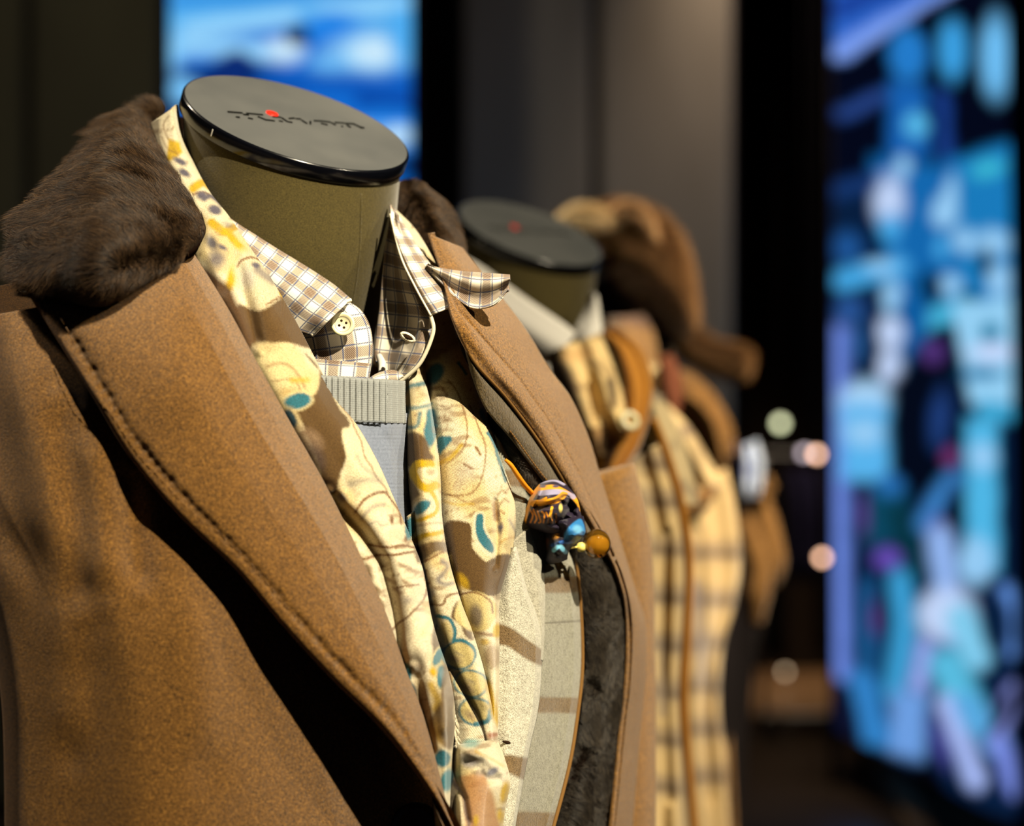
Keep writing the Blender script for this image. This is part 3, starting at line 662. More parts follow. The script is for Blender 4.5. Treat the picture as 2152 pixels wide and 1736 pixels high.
tube('seam_edge', [at(x, 884+.02*(x-700)+(k % 2)*1.6, .0004) for k, x in enumerate(range(690, 806, 6))], 0.0005, M('seam_yarn').set((96, 100, 104), .9, .1), sw, 6)  # seam tube in its own grey yarn colour

# ================================================================== plaid shirt
sh = empty('shirt', P(780, 740, 1.26), 'brown and blue checked cotton shirt with open button collar on front mannequin', 'shirt')
g = grid([(470, 445, 1.285), (492, 462, 1.278), (560, 508, 1.262), (640, 557, 1.247), (700, 596, 1.236), (738, 628, 1.232)],
         [(440, 500, 1.27), (470, 540, 1.262), (525, 610, 1.246), (590, 672, 1.232), (625, 700, 1.226), (655, 708, 1.222)],
         ((0, .012), (.06, .0), (.5, -.007), (1, .0)), nu=90, nv=160, rows=8, edge=0.0016, edgew=7,
         disp=(ridge([(655, 708), (690, 655), (738, 632)], 22, .003),))
LEAF = sheet('collar_leaf', g, MAT['check'], sh, 0.0012, label='left collar leaf lying flat')
# rolled front edge of the leaf
tube('collar_edge', [P(738, 630, 1.2315), P(716, 640, 1.229), P(694, 656, 1.2265), P(674, 680, 1.224), P(655, 706, 1.2225)], 0.0009, MAT['thread'], sh, 8)
g = grid([(600, 640, 1.256), (610, 690, 1.252), (620, 740, 1.248), (635, 790, 1.246), (650, 812, 1.246)],
         [(728, 630, 1.246), (768, 662, 1.246), (783, 715, 1.242), (781, 765, 1.241), (776, 800, 1.241)],
         ((0, .0), (.5, -.005), (.85, -.003), (1, .004)), nu=110, nv=110, rows=6, edge=0.0012, edgew=6, sides='R')
sheet('collar_stand', g, MAT['check'], sh, 0.0014)
g = grid([(640, 752, 1.236), (640, 780, 1.234), (640, 830, 1.232)], [(780, 764, 1.2375), (776, 785, 1.236), (770, 830, 1.234)],
         ((0, 0), (.5, -.003), (1, 0)), nu=60, nv=40, edge=0.001, edgew=5)
sheet('shirt_front', g, MAT['check'], sh, 0.001)
# right stand and leaf, opened towards the lens
g = grid([(824, 440, 1.315), (812, 500, 1.30), (803, 580, 1.292), (795, 660, 1.286), (787, 730, 1.28), (790, 775, 1.274), (806, 800, 1.268)],
         [(836, 455, 1.30), (852, 520, 1.285), (880, 600, 1.268), (908, 662, 1.254), (903, 715, 1.250), (880, 762, 1.25), (842, 800, 1.254)],
         ((0, .0), (.35, .006), (.7, -.002), (1, .0)), nu=90, nv=160, rows=8, edge=0.0014, edgew=7,
         disp=(ridge([(862, 610), (890, 670), (878, 730), (845, 780)], 11, .0025), ridge([(846, 600), (868, 690), (850, 750)], 9, -.002)))
sheet('collar_stand', g, MAT['check'], sh, 0.0014)
g = grid([(764, 802, 1.234), (795, 783, 1.238), (826, 777, 1.242), (846, 786, 1.246)], [(770, 806, 1.232), (800, 803, 1.233), (828, 803, 1.236), (849, 793, 1.242)],
         ((0, 0), (.5, -.003), (1, 0)), nu=20, nv=60, edge=0.001, edgew=4)
sheet('hem_fold', g, MAT['check'], sh, 0.001)
g = grid([(818, 430, 1.318), (822, 478, 1.296), (842, 535, 1.279), (872, 600, 1.262), (905, 664, 1.248)],
         [(830, 440, 1.318), (862, 490, 1.30), (903, 552, 1.282), (955, 600, 1.266), (1005, 624, 1.25)],
         ((0, 0), (.12, -.004), (.6, -.002), (1, .004)), nu=70, nv=130, rows=6, edge=0.0012, edgew=5, sides='LB')
sheet('collar_leaf', g, MAT['check'], sh, 0.0012, label='right collar leaf rolled outwards')
g = grid([(896, 556, 1.276), (950, 567, 1.262), (1005, 572, 1.25), (1050, 575, 1.243), (1072, 577, 1.24)],
         [(897, 560, 1.274), (938, 606, 1.258), (975, 640, 1.246), (1022, 651, 1.238), (1067, 610, 1.238)],
         ((0, .0), (.3, -.004), (.7, .001), (1, -.002)), nu=70, nv=120, rows=6, edge=0.0014, edgew=6)
sheet('collar_wing', g, MAT['check'], sh, 0.0014, label='pointed tip of the right collar leaf sticking out')
tube('collar_edge', [P(820, 450, 1.30), P(842, 538, 1.277), P(872, 602, 1.260), P(906, 664, 1.246)], 0.0006, MAT['thread'], sh, 8)
# button
bn = np.array([0.12, -0.97, 0.12]); bc = P(720, 682, 1.2345)
bt = lathe('button', [(0, 0.0), (0.0052, 0.0), (0.0061, 0.0006), (0.0062, 0.0014), (0.0056, 0.0021), (0.0046, 0.0020), (0.0038, 0.0012), (0, 0.0011)], 48, MAT['button'], sh, bn, bc, label='ivory four-hole button')
bx = np.cross(bn, [0, 0, 1.0]); bx /= np.linalg.norm(bx); by = np.cross(bn/np.linalg.norm(bn), bx)
for k in range(4):
    a_ = math.radians(20+90*k); hc = bc+(bx*math.cos(a_)+by*math.sin(a_))*0.0019+bn*0.00115
    lathe('hole', [(0.0007, 0), (0.0006, 0.0001), (0, 0.0001)], 14, MAT['hole'], bt, bn, hc)
lathe('groove', [(0.0041, 0.0014), (0.0040, 0.0016), (0.0039, 0.0014)], 40, MAT['brownthread'], bt, bn, bc)
# buttonhole
bh = []
for k in range(17):
    a_ = 2*math.pi*k/16; bh.append(P(857+13*math.cos(a_)*1.0+2*math.sin(a_), 709+7*math.sin(a_)+5*math.cos(a_), 1.2485))
oh = tube('buttonhole', bh, 0.0010, MAT['thread'], sh, 7, label='stitched cream buttonhole')
tube('slit', [P(848, 706, 1.2475), P(857, 709, 1.2472), P(867, 713, 1.2475)], [0.0006, 0.0013, 0.0006], MAT['hole'], sh, 7)
bm = bmesh.new()
for k in range(22):
    a_ = 2*math.pi*k/22; c_, s_ = math.cos(a_), math.sin(a_)
    f = lambda m_: P(857+13*c_*m_+2*s_*m_, 709+7*s_*m_+5*c_*m_, 1.2482-0.0008)
    tube_bm(bm, [f(.82), f(1.0)+np.array([0, -.0009, 0]), f(1.2)], 0.0004, 5)
bmobj('stitches', bm, MAT['thread'], oh, kind='stuff')
tube('stand_seam', [P(906, 664, 1.2475), P(910, 700, 1.2465), P(884, 762, 1.2475), P(845, 800, 1.2505), P(832, 806, 1.2515)], 0.0011, MAT['thread'], sh, 7, label='thick overstitched edge of the collar stand')
tube('loop_tab', [P(797, 748, 1.2735), P(803, 765, 1.268), P(802, 783, 1.262)], [.0016, .0022, .0018], MAT['white'], sh, 10, label='small white cotton tab')

# ================================================================== paisley scarf
CR = (240, 230, 196); BR = (98, 73, 36); TE = (46, 116, 134); YE = (212, 174, 6); GY = (94, 90, 106); OL = (126, 84, 38); PA = (214, 200, 148)
sc = empty('scarf', at(900, 1100, -.02), 'cream paisley wool scarf with teal and yellow print, knotted at the chest', 'scarf')
def paintS(p):
    p.cloud((222, 196, 124), .012, -.1, .7, 2); p.cloud((206, 192, 160), .03, .5, .5, 5); p.cloud((132, 96, 52), .05, .55, .6, 9); p.cloud((128, 92, 48), .09, .95, .6, 12)
    c = lambda *a, **k: p.ell(*a, **k)
    # upper left along the neck
    p.poly([(352, 290), (378, 300), (385, 318), (352, 345)], YE, 3); c(378, 338, 14, 7, 25, GY, 3); c(388, 364, 15, 8, 25, GY, 3)
    p.line([(355, 245), (345, 262), (352, 290)], 3, OL, 2, .6); p.line([(340, 285), (350, 310), (375, 320)], 3, OL, 2, .5)
    p.line([(405, 398), (425, 382), (440, 388)], 17, YE, 3); p.line([(405, 410), (432, 405), (455, 420)], 3, OL); p.line([(430, 420), (445, 412), (465, 430)], 8, GY, 3); c(452, 442, 15, 10, 20, GY, 3); c(425, 412, 12, 9, 0, GY, 4)
    p.line([(445, 468), (472, 488), (492, 478)], 15, YE, 3); p.line([(480, 490), (500, 515), (520, 535)], 13, YE, 3); c(480, 474, 14, 6, 20, GY, 4, .5); c(468, 518, 10, 5, 30, GY, 3)
    p.line([(505, 540), (487, 585), (478, 605)], 15, YE, 4); c(445, 510, 18, 12, 50, (80, 72, 78), 6); c(455, 545, 16, 20, 20, GY, 8, .8)
    c(540, 590, 40, 70, -28, (226, 214, 176), 6); c(520, 585, 18, 24, 0, (190, 184, 176), 8, .7); p.line([(540, 566), (575, 592)], 14, GY, 5, .7); c(537, 558, 9, 5, 20, GY, 2)
    p.line([(500, 560), (510, 545), (540, 545), (575, 580), (590, 620)], 3, OL); p.line([(560, 640), (590, 625), (603, 645)], 3, OL); p.line([(590, 615), (602, 632)], 7, YE, 2)
    p.poly([(500, 640), (545, 655), (590, 628), (612, 640), (690, 790), (680, 740), (640, 730), (590, 720), (540, 730), (510, 700)], BR, 3)
    p.poly([(425, 560), (480, 600), (520, 680), (535, 735), (500, 720), (430, 600)], (92, 66, 38), 8)
    c(585, 780, 62, 58, 25, (226, 210, 156), 5); p.line([(560, 770), (600, 765), (630, 790), (640, 815)], 4, OL, 3, .6); p.line([(570, 800), (620, 800), (632, 830)], 3, OL, 2, .5); p.line([(615, 800), (645, 798)], 10, YE, 5, .7); c(605, 825, 20, 10, 0, (180, 140, 60), 6, .5); c(560, 730, 24, 12, 0, (210, 192, 140), 4)
    p.poly([(640, 745), (680, 790), (710, 838), (740, 880), (765, 950), (735, 900), (722, 915), (728, 960), (715, 1000), (700, 1040), (680, 1020), (665, 960), (640, 900), (620, 850), (665, 825), (668, 770)], BR, 3)
    c(626, 843, 34, 20, -8, (226, 210, 156), 3); c(626, 843, 29, 16, -8, TE, 2.5); c(612, 878, 18, 26, -30, (200, 180, 130), 4, .7); c(610, 880, 12, 22, -25, (40, 70, 84), 3)
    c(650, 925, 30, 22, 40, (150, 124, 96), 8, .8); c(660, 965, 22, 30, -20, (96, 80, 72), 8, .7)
    # middle left roll
    p.poly([(700, 835), (745, 885), (795, 965), (830, 1060), (770, 1040), (725, 1010), (728, 960), (718, 905), (735, 890)], (238, 226, 186), 3)
    p.line([(716, 850), (750, 905), (768, 960), (790, 1000), (812, 1030)], 2.5, OL, 1.5, .7); p.line([(752, 960), (765, 985), (790, 1000)], 5, GY, 4, .5); p.line([(735, 1020), (760, 1010), (800, 1010)], 8, GY, 6, .5); c(718, 1044, 12, 8, 40, GY, 4, .8)
    p.line([(746, 1075), (765, 1050), (790, 1036), (812, 1036)], 4.5, OL, 1.5); p.line([(812, 1036), (838, 1075), (845, 1100)], 3, OL, 1.5); c(823, 1092, 5, 9, -10, OL, 2); p.line([(762, 1090), (776, 1072), (792, 1062), (808, 1060)], 6, GY, 4, .6); p.line([(776, 1102), (790, 1096), (800, 1106), (812, 1102)], 4, GY, 3, .5); c(852, 1132, 4, 7, 0, OL, 2)
    p.line([(775, 1145), (815, 1150), (845, 1147), (872, 1150)], 4, OL, 1.5); p.line([(740, 1182), (790, 1168), (830, 1166), (870, 1160)], 4, OL, 1.5)
    for x, y in ((808, 1190), (848, 1190), (868, 1200), (820, 1220), (856, 1225), (800, 1245), (835, 1240)): c(x, y, 10, 4, (x*7) % 50-25, OL, 3, .75); c(x+8, y+7, 6, 3, (y*5) % 60-30, OL, 2.5, .65); c(x-7, y-5, 5, 2.5, 30, OL, 2, .6)
    for x, y in ((775, 1210), (785, 1240), (800, 1270), (770, 1195)): c(x, y, 12, 9, 30, (122, 92, 56), 4, .8)
    p.line([(893, 1200), (893, 1255), (865, 1290), (838, 1312), (810, 1340)], 3, OL, 1.5); c(855, 1262, 10, 8, 0, GY, 6, .5); p.line([(835, 1235), (880, 1228)], 2.5, OL, 1.5)
    p.line([(895, 1270), (905, 1300), (890, 1330)], 10, (228, 196, 80), 8, .4)
    c(846, 1418, 20, 26, 0, TE, 3); c(862, 1450, 12, 22, -20, (40, 84, 100), 3); p.poly([(905, 1350), (916, 1310), (930, 1360), (910, 1380)], BR, 3)
    c(922, 1380, 13, 26, 18, PA, 2); c(922, 1380, 9, 21, 18, TE, 2); c(928, 1422, 15, 28, 0, PA, 2); c(928, 1422, 11, 24, 0, TE, 2); c(910, 1412, 6, 10, 0, YE, 3)
    p.line([(905, 1440), (920, 1470), (915, 1490)], 16, YE, 5, .8); p.poly([(932, 1380), (950, 1420), (955, 1560), (930, 1570), (900, 1520), (925, 1470)], BR, 4, .9); c(880, 1500, 20, 60, 5, (110, 78, 42), 10, .8); c(880, 1400, 16, 10, 20, (110, 80, 50), 6, .7); c(915, 1545, 14, 30, 0, (200, 160, 60), 8, .6)
    c(930, 1594, 16, 17, 0, TE, 3); c(940, 1640, 14, 26, 10, (70, 140, 156), 3); c(700, 1120, 22, 60, -20, GY, 12, .4); c(760, 1260, 14, 10, 0, OL, 3, .8); c(775, 1290, 12, 14, 0, OL, 3, .7); p.line([(750, 1270), (800, 1262)], 4, OL, 2, .7)
    # right inner fold
    p.poly([(835, 600), (960, 600), (975, 700), (960, 730), (845, 760)], (150, 120, 90), 8, .5)  # brown wash paints the collar's shadow onto the scarf top
    p.line([(848, 830), (862, 812), (895, 805)], 8, TE, 2.5, .9); p.line([(850, 855), (880, 858), (905, 850)], 7, TE, 3, .8); c(874, 832, 20, 20, 0, (190, 170, 116), 4, .6); p.poly([(848, 850), (862, 865), (855, 880), (848, 880)], TE, 3); p.line([(850, 900), (875, 895), (882, 870)], 8, TE, 3, .8)
    c(905, 905, 14, 38, 8, TE, 3); c(905, 872, 10, 14, 0, TE, 3); p.poly([(850, 918), (885, 912), (905, 950), (912, 965), (880, 985), (852, 975)], BR, 3)
    p.line([(905, 975), (880, 975), (870, 990), (878, 1015), (900, 1026), (918, 1020)], 15, YE, 1.5); c(903, 995, 18, 14, 10, (244, 232, 190), 2); c(905, 992, 10, 7, 0, OL, 3, .5)
    p.line([(905, 1030), (920, 1060), (915, 1080), (890, 1090), (870, 1095)], 7, YE, 1.5); p.poly([(855, 985), (872, 1020), (885, 1040), (862, 1060)], BR, 3, .9); c(887, 1066, 24, 14, -35, CR, 2); c(887, 1066, 21, 11, -35, TE, 2); c(862, 1110, 11, 24, 10, TE, 2)
    p.line([(872, 1108), (900, 1100), (930, 1100)], 3, OL, 2, .5); p.line([(872, 1136), (890, 1126), (930, 1118)], 9, YE, 1.5); p.poly([(874, 1150), (910, 1138), (945, 1140), (950, 1165), (920, 1160), (878, 1185)], BR, 3, .95); p.line([(885, 1185), (910, 1170), (935, 1158)], 2.5, OL)
    p.line([(928, 1178), (941, 1190), (930, 1208), (921, 1222), (936, 1229), (952, 1225)], 8, GY, 4, .7); c(906, 1245, 7, 9, 0, (180, 176, 170), 3); c(900, 1225, 5, 3, 0, OL, 2)
    p.line([(905, 1272), (930, 1270), (940, 1255), (965, 1246)], 3, OL, 1.5); p.poly([(955, 1268), (970, 1268), (985, 1300), (995, 1345), (975, 1335), (965, 1310), (948, 1295)], BR, 2.5)
    p.line([(918, 1296), (945, 1302), (955, 1320), (952, 1345)], 7, TE, 1.8); p.line([(950, 1345), (975, 1348), (992, 1360), (998, 1380)], 7, TE, 1.8); p.line([(935, 1365), (952, 1350)], 7, TE, 1.8)
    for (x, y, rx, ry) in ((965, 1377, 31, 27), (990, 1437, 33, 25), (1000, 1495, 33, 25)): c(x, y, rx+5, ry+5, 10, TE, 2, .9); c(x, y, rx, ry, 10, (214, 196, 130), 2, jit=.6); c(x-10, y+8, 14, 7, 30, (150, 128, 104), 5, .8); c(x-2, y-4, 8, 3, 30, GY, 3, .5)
    c(935, 1330, 16, 24, 10, (224, 206, 146), 3); p.line([(1000, 1520), (1025, 1515), (1032, 1490)], 8, TE, 2); c(1035, 1545, 14, 6, 0, (170, 110, 70), 3)
    # right outer fold
    c(915, 785, 16, 24, 35, TE, 3); p.line([(962, 762), (980, 785)], 5, TE, 1.5); p.line([(905, 815), (925, 812), (940, 830)], 4, OL, 2.5, .7)
    for (x, y) in ((925, 830), (935, 855), (930, 880), (925, 900)): c(x-4, y, 12, 3.5, (x*11) % 50-25, OL, 2.5, .6); p.line([(x-16, y+6), (x-4, y+9), (x+10, y+3), (x+16, y-6)], 2, OL, 2, .6)
    p.line([(940, 800), (965, 830), (978, 880), (982, 920), (970, 950), (940, 975)], 2.5, OL, 1.5, .8); p.line([(985, 850), (1008, 900), (1020, 950), (1015, 1000), (1000, 1030), (975, 1040), (935, 1040)], 2.5, OL, 1.5, .8)
    p.poly([(920, 920), (945, 915), (948, 925), (930, 948), (922, 955)], TE, 2.5); p.line([(922, 975), (950, 960), (970, 935)], 8, YE, 3, .8)
    c(975, 990, 22, 30, 20, (200, 194, 186), 12, .5); p.line([(925, 1035), (960, 1045), (990, 1060)], 2.5, OL, 2, .6); p.line([(930, 1055), (960, 1062), (995, 1058)], 4, YE, 3, .6); p.line([(1000, 940), (1008, 955)], 4, OL, 2); p.line([(975, 975), (990, 985)], 4, OL, 2, .8)
    p.line([(1012, 865), (1032, 900)], 10, TE, 2.5); p.line([(1025, 910), (1045, 945)], 7, TE, 2); p.line([(1045, 950), (1062, 1010)], 7, TE, 2, .9)
    for (x, y) in ((1055, 1035), (1060, 1055), (1050, 1075), (1070, 1030)): p.line([(x-10, y+8), (x, y-4), (x+10, y+2)], 3, OL, 2, .7)
    p.poly([(936, 1098), (985, 1100), (995, 1150), (1020, 1180), (1045, 1165), (1075, 1168), (1065, 1220), (1045, 1250), (1000, 1245), (975, 1235), (960, 1215), (945, 1160)], BR, 2.5)
    p.poly([(995, 1082), (1015, 1078), (1022, 1110), (1040, 1150), (1038, 1172), (1012, 1158), (995, 1120)], CR, 3, jit=.6); p.poly([(1000, 1085), (1014, 1082), (1018, 1112), (1036, 1145), (1034, 1162), (1016, 1150), (1000, 1118)], TE, 2, jit=.6)
    p.line([(1040, 1060), (1045, 1090)], 12, OL, 3, .8); c(1052, 1110, 5, 12, 10, GY, 3); p.line([(1070, 1090), (1085, 1120)], 4, GY, 3, .7); p.line([(1050, 1140), (1080, 1130)], 3, (200, 160, 90), 2, .8)
    c(970, 1222, 12, 20, -30, YE, 4, .8); c(1000, 1285, 44, 42, 0, (222, 204, 140), 3); p.line([(965, 1252), (1000, 1245), (1030, 1262), (1035, 1290)], 2.5, OL, 1.5); c(1000, 1295, 14, 22, 0, (110, 98, 98), 5, .8); p.line([(1000, 1330), (1035, 1332), (1046, 1325)], 6, OL, 3, .8); c(1045, 1325, 10, 14, 0, YE, 3)
    c(1018, 1350, 10, 7, 0, YE, 3, .7); c(1036, 1380, 18, 26, 0, OL, 5, .6); p.poly([(1022, 1430), (1035, 1450), (1048, 1500), (1046, 1530), (1030, 1490)], YE, 4, .9)
    # knot
    p.poly([(955, 1640), (990, 1625), (1020, 1632), (1040, 1690), (1050, 1770), (985, 1770), (975, 1690)], (186, 130, 72), 5, .85)
    c(985, 1600, 20, 12, 20, (196, 190, 192), 4, .8); c(1035, 1622, 15, 8, -30, (100, 100, 120), 3); c(1060, 1665, 9, 22, 10, YE, 3); c(1052, 1715, 6, 12, 0, YE, 3); c(1000, 1725, 6, 12, 0, YE, 3, .9); c(990, 1562, 18, 8, -10, (120, 180, 178), 4, .8)
    p.line([(955, 1645), (975, 1680), (985, 1736)], 6, GY, 3, .7); p.line([(1000, 1578), (1040, 1600), (1060, 1610)], 4, YE, 3, .5)
    return p
def scarf(name, *a, **k):
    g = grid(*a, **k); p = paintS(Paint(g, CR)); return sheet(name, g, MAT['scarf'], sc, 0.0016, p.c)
LS = [(318, 258, 1.322), (328, 320, 1.296), (372, 400, 1.262), (412, 475, 1.238), (410, 540, 1.205), (430, 620, 1.18), (480, 700, 1.17), (530, 800, 1.165), (572, 880, 1.168), (612, 950, 1.172), (652, 1030, 1.177), (690, 1110, 1.182), (730, 1190, 1.186), (770, 1270, 1.19), (800, 1350, 1.193), (830, 1420, 1.196), (860, 1490, 1.20), (880, 1550, 1.203), (900, 1620, 1.206), (915, 1760, 1.21)]
RS = [(374, 219, 1.330), (390, 300, 1.308), (434, 392, 1.280), (482, 455, 1.262), (512, 500, 1.245), (562, 572, 1.222), (614, 660, 1.205), (662, 752, 1.20), (702, 832, 1.20), (747, 888, 1.202), (792, 966, 1.206), (832, 1056, 1.212), (868, 1140, 1.216), (890, 1200, 1.218), (906, 1290, 1.22), (922, 1350, 1.221), (945, 1420, 1.222), (957, 1500, 1.222), (950, 1600, 1.22), (943, 1760, 1.218)]
crease = [(690, 1030), (720, 1075), (760, 1120), (800, 1180), (822, 1260), (835, 1330), (842, 1420)]
LS = [(x, y, d-float(SL(y))) for x, y, d in LS]; RS = [(x, y, d-float(SL(y))) for x, y, d in RS]
scarf('drape', LS, RS, ((0, .01), (.25, -.006), (.5, -.012), (.8, -.014), (1, .002)), rows=20, nu=150, nv=560, edge=.004, edgew=14, sides='RL',
      disp=(ridge(crease, 13, -.0065), ridge([(x+38, y-8) for x, y in crease], 26, .005), ridge([(x-40, y+10) for x, y in crease], 24, .003),
            ridge([(470, 480), (500, 550), (512, 620), (545, 740)], 15, -.006), ridge([(545, 560), (590, 660)], 30, .004), ridge([(440, 520), (470, 610)], 18, .004), ridge([(870, 1400), (890, 1500), (905, 1600)], 13, -.006), ridge([(930, 1420), (935, 1560)], 15, .004), ridge([(760, 960), (800, 1040)], 30, .003)))
LI = [(838, 700), (846, 790), (850, 880), (855, 980), (865, 1090), (876, 1180), (895, 1270), (912, 1330), (932, 1390), (960, 1450), (995, 1510), (1015, 1580)]
RI = [(898, 700), (900, 790), (912, 880), (925, 980), (930, 1090), (945, 1180), (970, 1265), (992, 1320), (1015, 1390), (1030, 1450), (1042, 1510), (1048, 1580)]
# inner fold, lying over the outer one
scarf('drape', LI, RI, ((0, .012), (.25, -.008), (.6, -.014), (.9, -.011), (1, .004)), rows=12, nu=80, nv=400, rowdz=[.07, .04, .012, 0, -.003, -.003, -.004, -.004, -.004, -.004, -.004], edge=.004, edgew=9,
      disp=(ridge([(940, 1180), (1000, 1400), (1030, 1500)], 12, .003), ridge([(880, 900), (890, 1000), (900, 1140)], 12, .002)))
LO = [(868, 640), (875, 700), (888, 790), (900, 880), (912, 980), (920, 1090), (932, 1180), (955, 1265), (975, 1320), (1000, 1400), (1015, 1480), (1020, 1590)]
RO = [(945, 630), (965, 700), (992, 770), (1022, 860), (1058, 965), (1084, 1060), (1078, 1165), (1052, 1250), (1050, 1330), (1050, 1400), (1048, 1480), (1046, 1590)]
scarf('drape', LO, RO, ((0, .016), (.2, .002), (.6, -.010), (.9, -.010), (1, .004)), rows=12, nu=110, nv=420, rowdz=[.055, .045, .022, .006, -.002, -.003, -.003, -.003, -.002, -.002, -.002], edge=.004, edgew=9,
      disp=(ridge([(1040, 1040), (1045, 1120), (1040, 1200)], 7, -.004), ridge([(1065, 1060), (1066, 1160)], 12, .003), ridge([(1000, 800), (1040, 960)], 20, .002)))
scarf('drape', [(858, 1085), (862, 1130), (872, 1190)], [(890, 1060), (892, 1130), (900, 1190)], ((0, 0), (1, 0)), nu=20, nv=40)
scarf('drape', [(818, 448, 1.325), (850, 490, 1.313), (885, 540, 1.30), (915, 600, 1.29)], [(828, 436, 1.34), (872, 480, 1.33), (908, 538, 1.312), (935, 600, 1.30)], ((0, 0), (.5, -.004), (1, .004)), nu=30, nv=80, edge=.002, edgew=5)
# loose flap above the knot and the knot itself
scarf('fold_flap', [(925, 1440), (945, 1500), (955, 1550), (962, 1590)], [(945, 1410), (985, 1480), (1015, 1540), (1022, 1590)], ((0, -.006), (.5, -.014), (1, -.018)), nu=50, nv=90, edge=.003, edgew=7, sides='R')
scarf('knot', [(948, 1566), (944, 1610), (942, 1650), (944, 1700), (950, 1790)], [(1046, 1553), (1064, 1594), (1078, 1636), (1068, 1690), (1052, 1790)], ((0, -.006), (.2, -.030), (.6, -.038), (.9, -.026), (1, -.004)), rows=6, nu=120, nv=200, edge=.012, edgew=22, sides='LRT',
      disp=(ridge([(965, 1580), (1020, 1590), (1075, 1640)], 12, .004), ridge([(955, 1640), (975, 1680), (985, 1740)], 8, -.003), ridge([(1000, 1620), (1030, 1640), (1062, 1636)], 9, -.0025)))
bm = bmesh.new()
for k in range(34):
    t = rng.random(); x = 953+6*t+rng.normal()*2; y = 1492+70*t; l = 16+14*rng.random(); dx = 2+10*rng.random()
    d = float(D1(x, y))-.016
    tube_bm(bm, [P(x, y, d), P(x+dx*.5, y+l*.5, d-.002), P(x+dx, y+l, d-.001)], 0.00018, 4)
bmobj('frayed_edge', bm, MAT['thread'], sc, kind='stuff', label='frayed cream threads along the cut edge')

# ================================================================== grey checked jacket
jk = empty('jacket', at(1130, 1400, 0), 'pale grey wool jacket with brown stripes under the camel coat', 'jacket')
def paintJ(p):
    ST = (110, 82, 40)
    for y0, s in ((1008, .1), (1230, -.02), (1480, .02), (1722, .03)):
        p.line([(900, y0-s*200-6), (1100, y0), (1300, y0+s*200)], 32, ST, 3, .85, .4)
    p.line([(1135, 1310), (1230, 1304)], 2.5, (70, 60, 44), 1, .8, 0)
    return p
g = grid([(1020, 900), (1030, 1000), (1040, 1100), (1040, 1200), (1035, 1300), (1030, 1400), (1020, 1500), (1010, 1620), (990, 1800)], [(1060, 930), (1100, 1010), (1170, 1090), (1207, 1190), (1222, 1290), (1226, 1400), (1216, 1500), (1195, 1620), (1148, 1800)],
         ((0, .012), (.5, .0), (.9, .001), (1, .006)), rows=9, nu=100, nv=300, edge=.002, edgew=8, sides='R', disp=(ridge([(1160, 1250), (1165, 1500)], 30, .002),))
sheet('front', g, MAT['melange'], jk, .0022, paintJ(Paint(g, (150, 148, 132))).c)  # same wool as the lapel, base darkened to paint it less lit
def pj(x, y, dz=0): return at(x, y, dz)
tube('edge_piping', [pj(1203, 1150, .004), pj(1213, 1200, .005), pj(1221, 1290, .005), pj(1224, 1400, .004), pj(1214, 1500, .004), pj(1194, 1620, .004), pj(1146, 1800, .004)], .0011, MAT['piping'], jk, 7, label='thin brown piping along the jacket edge')
def paintJ2(p):
    ST = (110, 82, 40)
    p.poly([(1040, 1312), (1075, 1320), (1110, 1345), (1145, 1372), (1145, 1400), (1105, 1385), (1070, 1360), (1040, 1350)], ST, 3, .9, .4)
    p.poly([(1060, 1588), (1090, 1590), (1120, 1600), (1115, 1640), (1085, 1632), (1055, 1615)], ST, 3, .9, .4)
    return p
g = grid([(1066, 1150), (1046, 1230), (1044, 1330), (1044, 1430), (1042, 1500), (1040, 1580), (1040, 1800)], [(1086, 1150), (1108, 1240), (1138, 1320), (1138, 1420), (1130, 1500), (1110, 1590), (1072, 1800)],
         ((0, .006), (.4, -.006), (.85, -.010), (1, -.004)), rows=7, nu=90, nv=260, edge=.003, edgew=8, sides='RB')
sheet('lapel', g, MAT['melange'], jk, .0022, paintJ2(Paint(g, (200, 197, 180))).c)  # paler base paints the lapel as the lit part of the wool
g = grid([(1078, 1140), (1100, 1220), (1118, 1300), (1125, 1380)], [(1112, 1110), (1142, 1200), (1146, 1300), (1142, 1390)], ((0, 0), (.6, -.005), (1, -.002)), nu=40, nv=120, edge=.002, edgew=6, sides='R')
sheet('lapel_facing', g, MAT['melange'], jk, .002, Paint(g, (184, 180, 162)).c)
jb = tube('buttonhole', [pj(1057, 1558, -.0035), pj(1068, 1561, -.0050), pj(1078, 1566, -.0062)], [.0005, .0010, .0005], MAT['hole'], jk, 8, label='dark worn buttonhole in the jacket lapel')

# ================================================================== camel overcoat
coat = empty('overcoat', (AX[0], AX[1], 0.5), 'camel wool overcoat with brown fur collar on the front mannequin', 'coat')
edge = [(48, 600), (110, 700), (198, 840), (272, 960), (378, 1085), (498, 1200), (590, 1310), (690, 1420), (790, 1520), (870, 1620), (935, 1720), (990, 1820)]
inner = [(395, 512), (475, 640), (540, 760), (612, 890), (680, 1010), (750, 1150), (808, 1280), (852, 1400), (893, 1510), (925, 1620), (950, 1720), (992, 1820)]
def offset_in(line, dx, dy): return [(x+dx, y+dy) for x, y in line]
st_line = resample([(82, 590), (140, 690), (222, 825), (296, 940), (400, 1060), (515, 1172), (612, 1286), (712, 1396), (812, 1498), (888, 1600), (948, 1708)], 66)
def dimples(px, py):
    out = np.zeros(px.shape)
    for x, y in st_line[:, :2]:
        m_ = (abs(px-x) < 24) & (abs(py-y) < 24); k_ = math.sin(x*12.9+y*7.1); out[m_] += (.0011+.0005*k_)*np.exp(-(((px[m_]-x-3*k_)**2+(py[m_]-y)**2)/(80+30*k_)))
    d = pdist(px, py, [tuple(q) for q in st_line[::5, :2]]); return out+.0006*np.exp(-(d/9)**2)
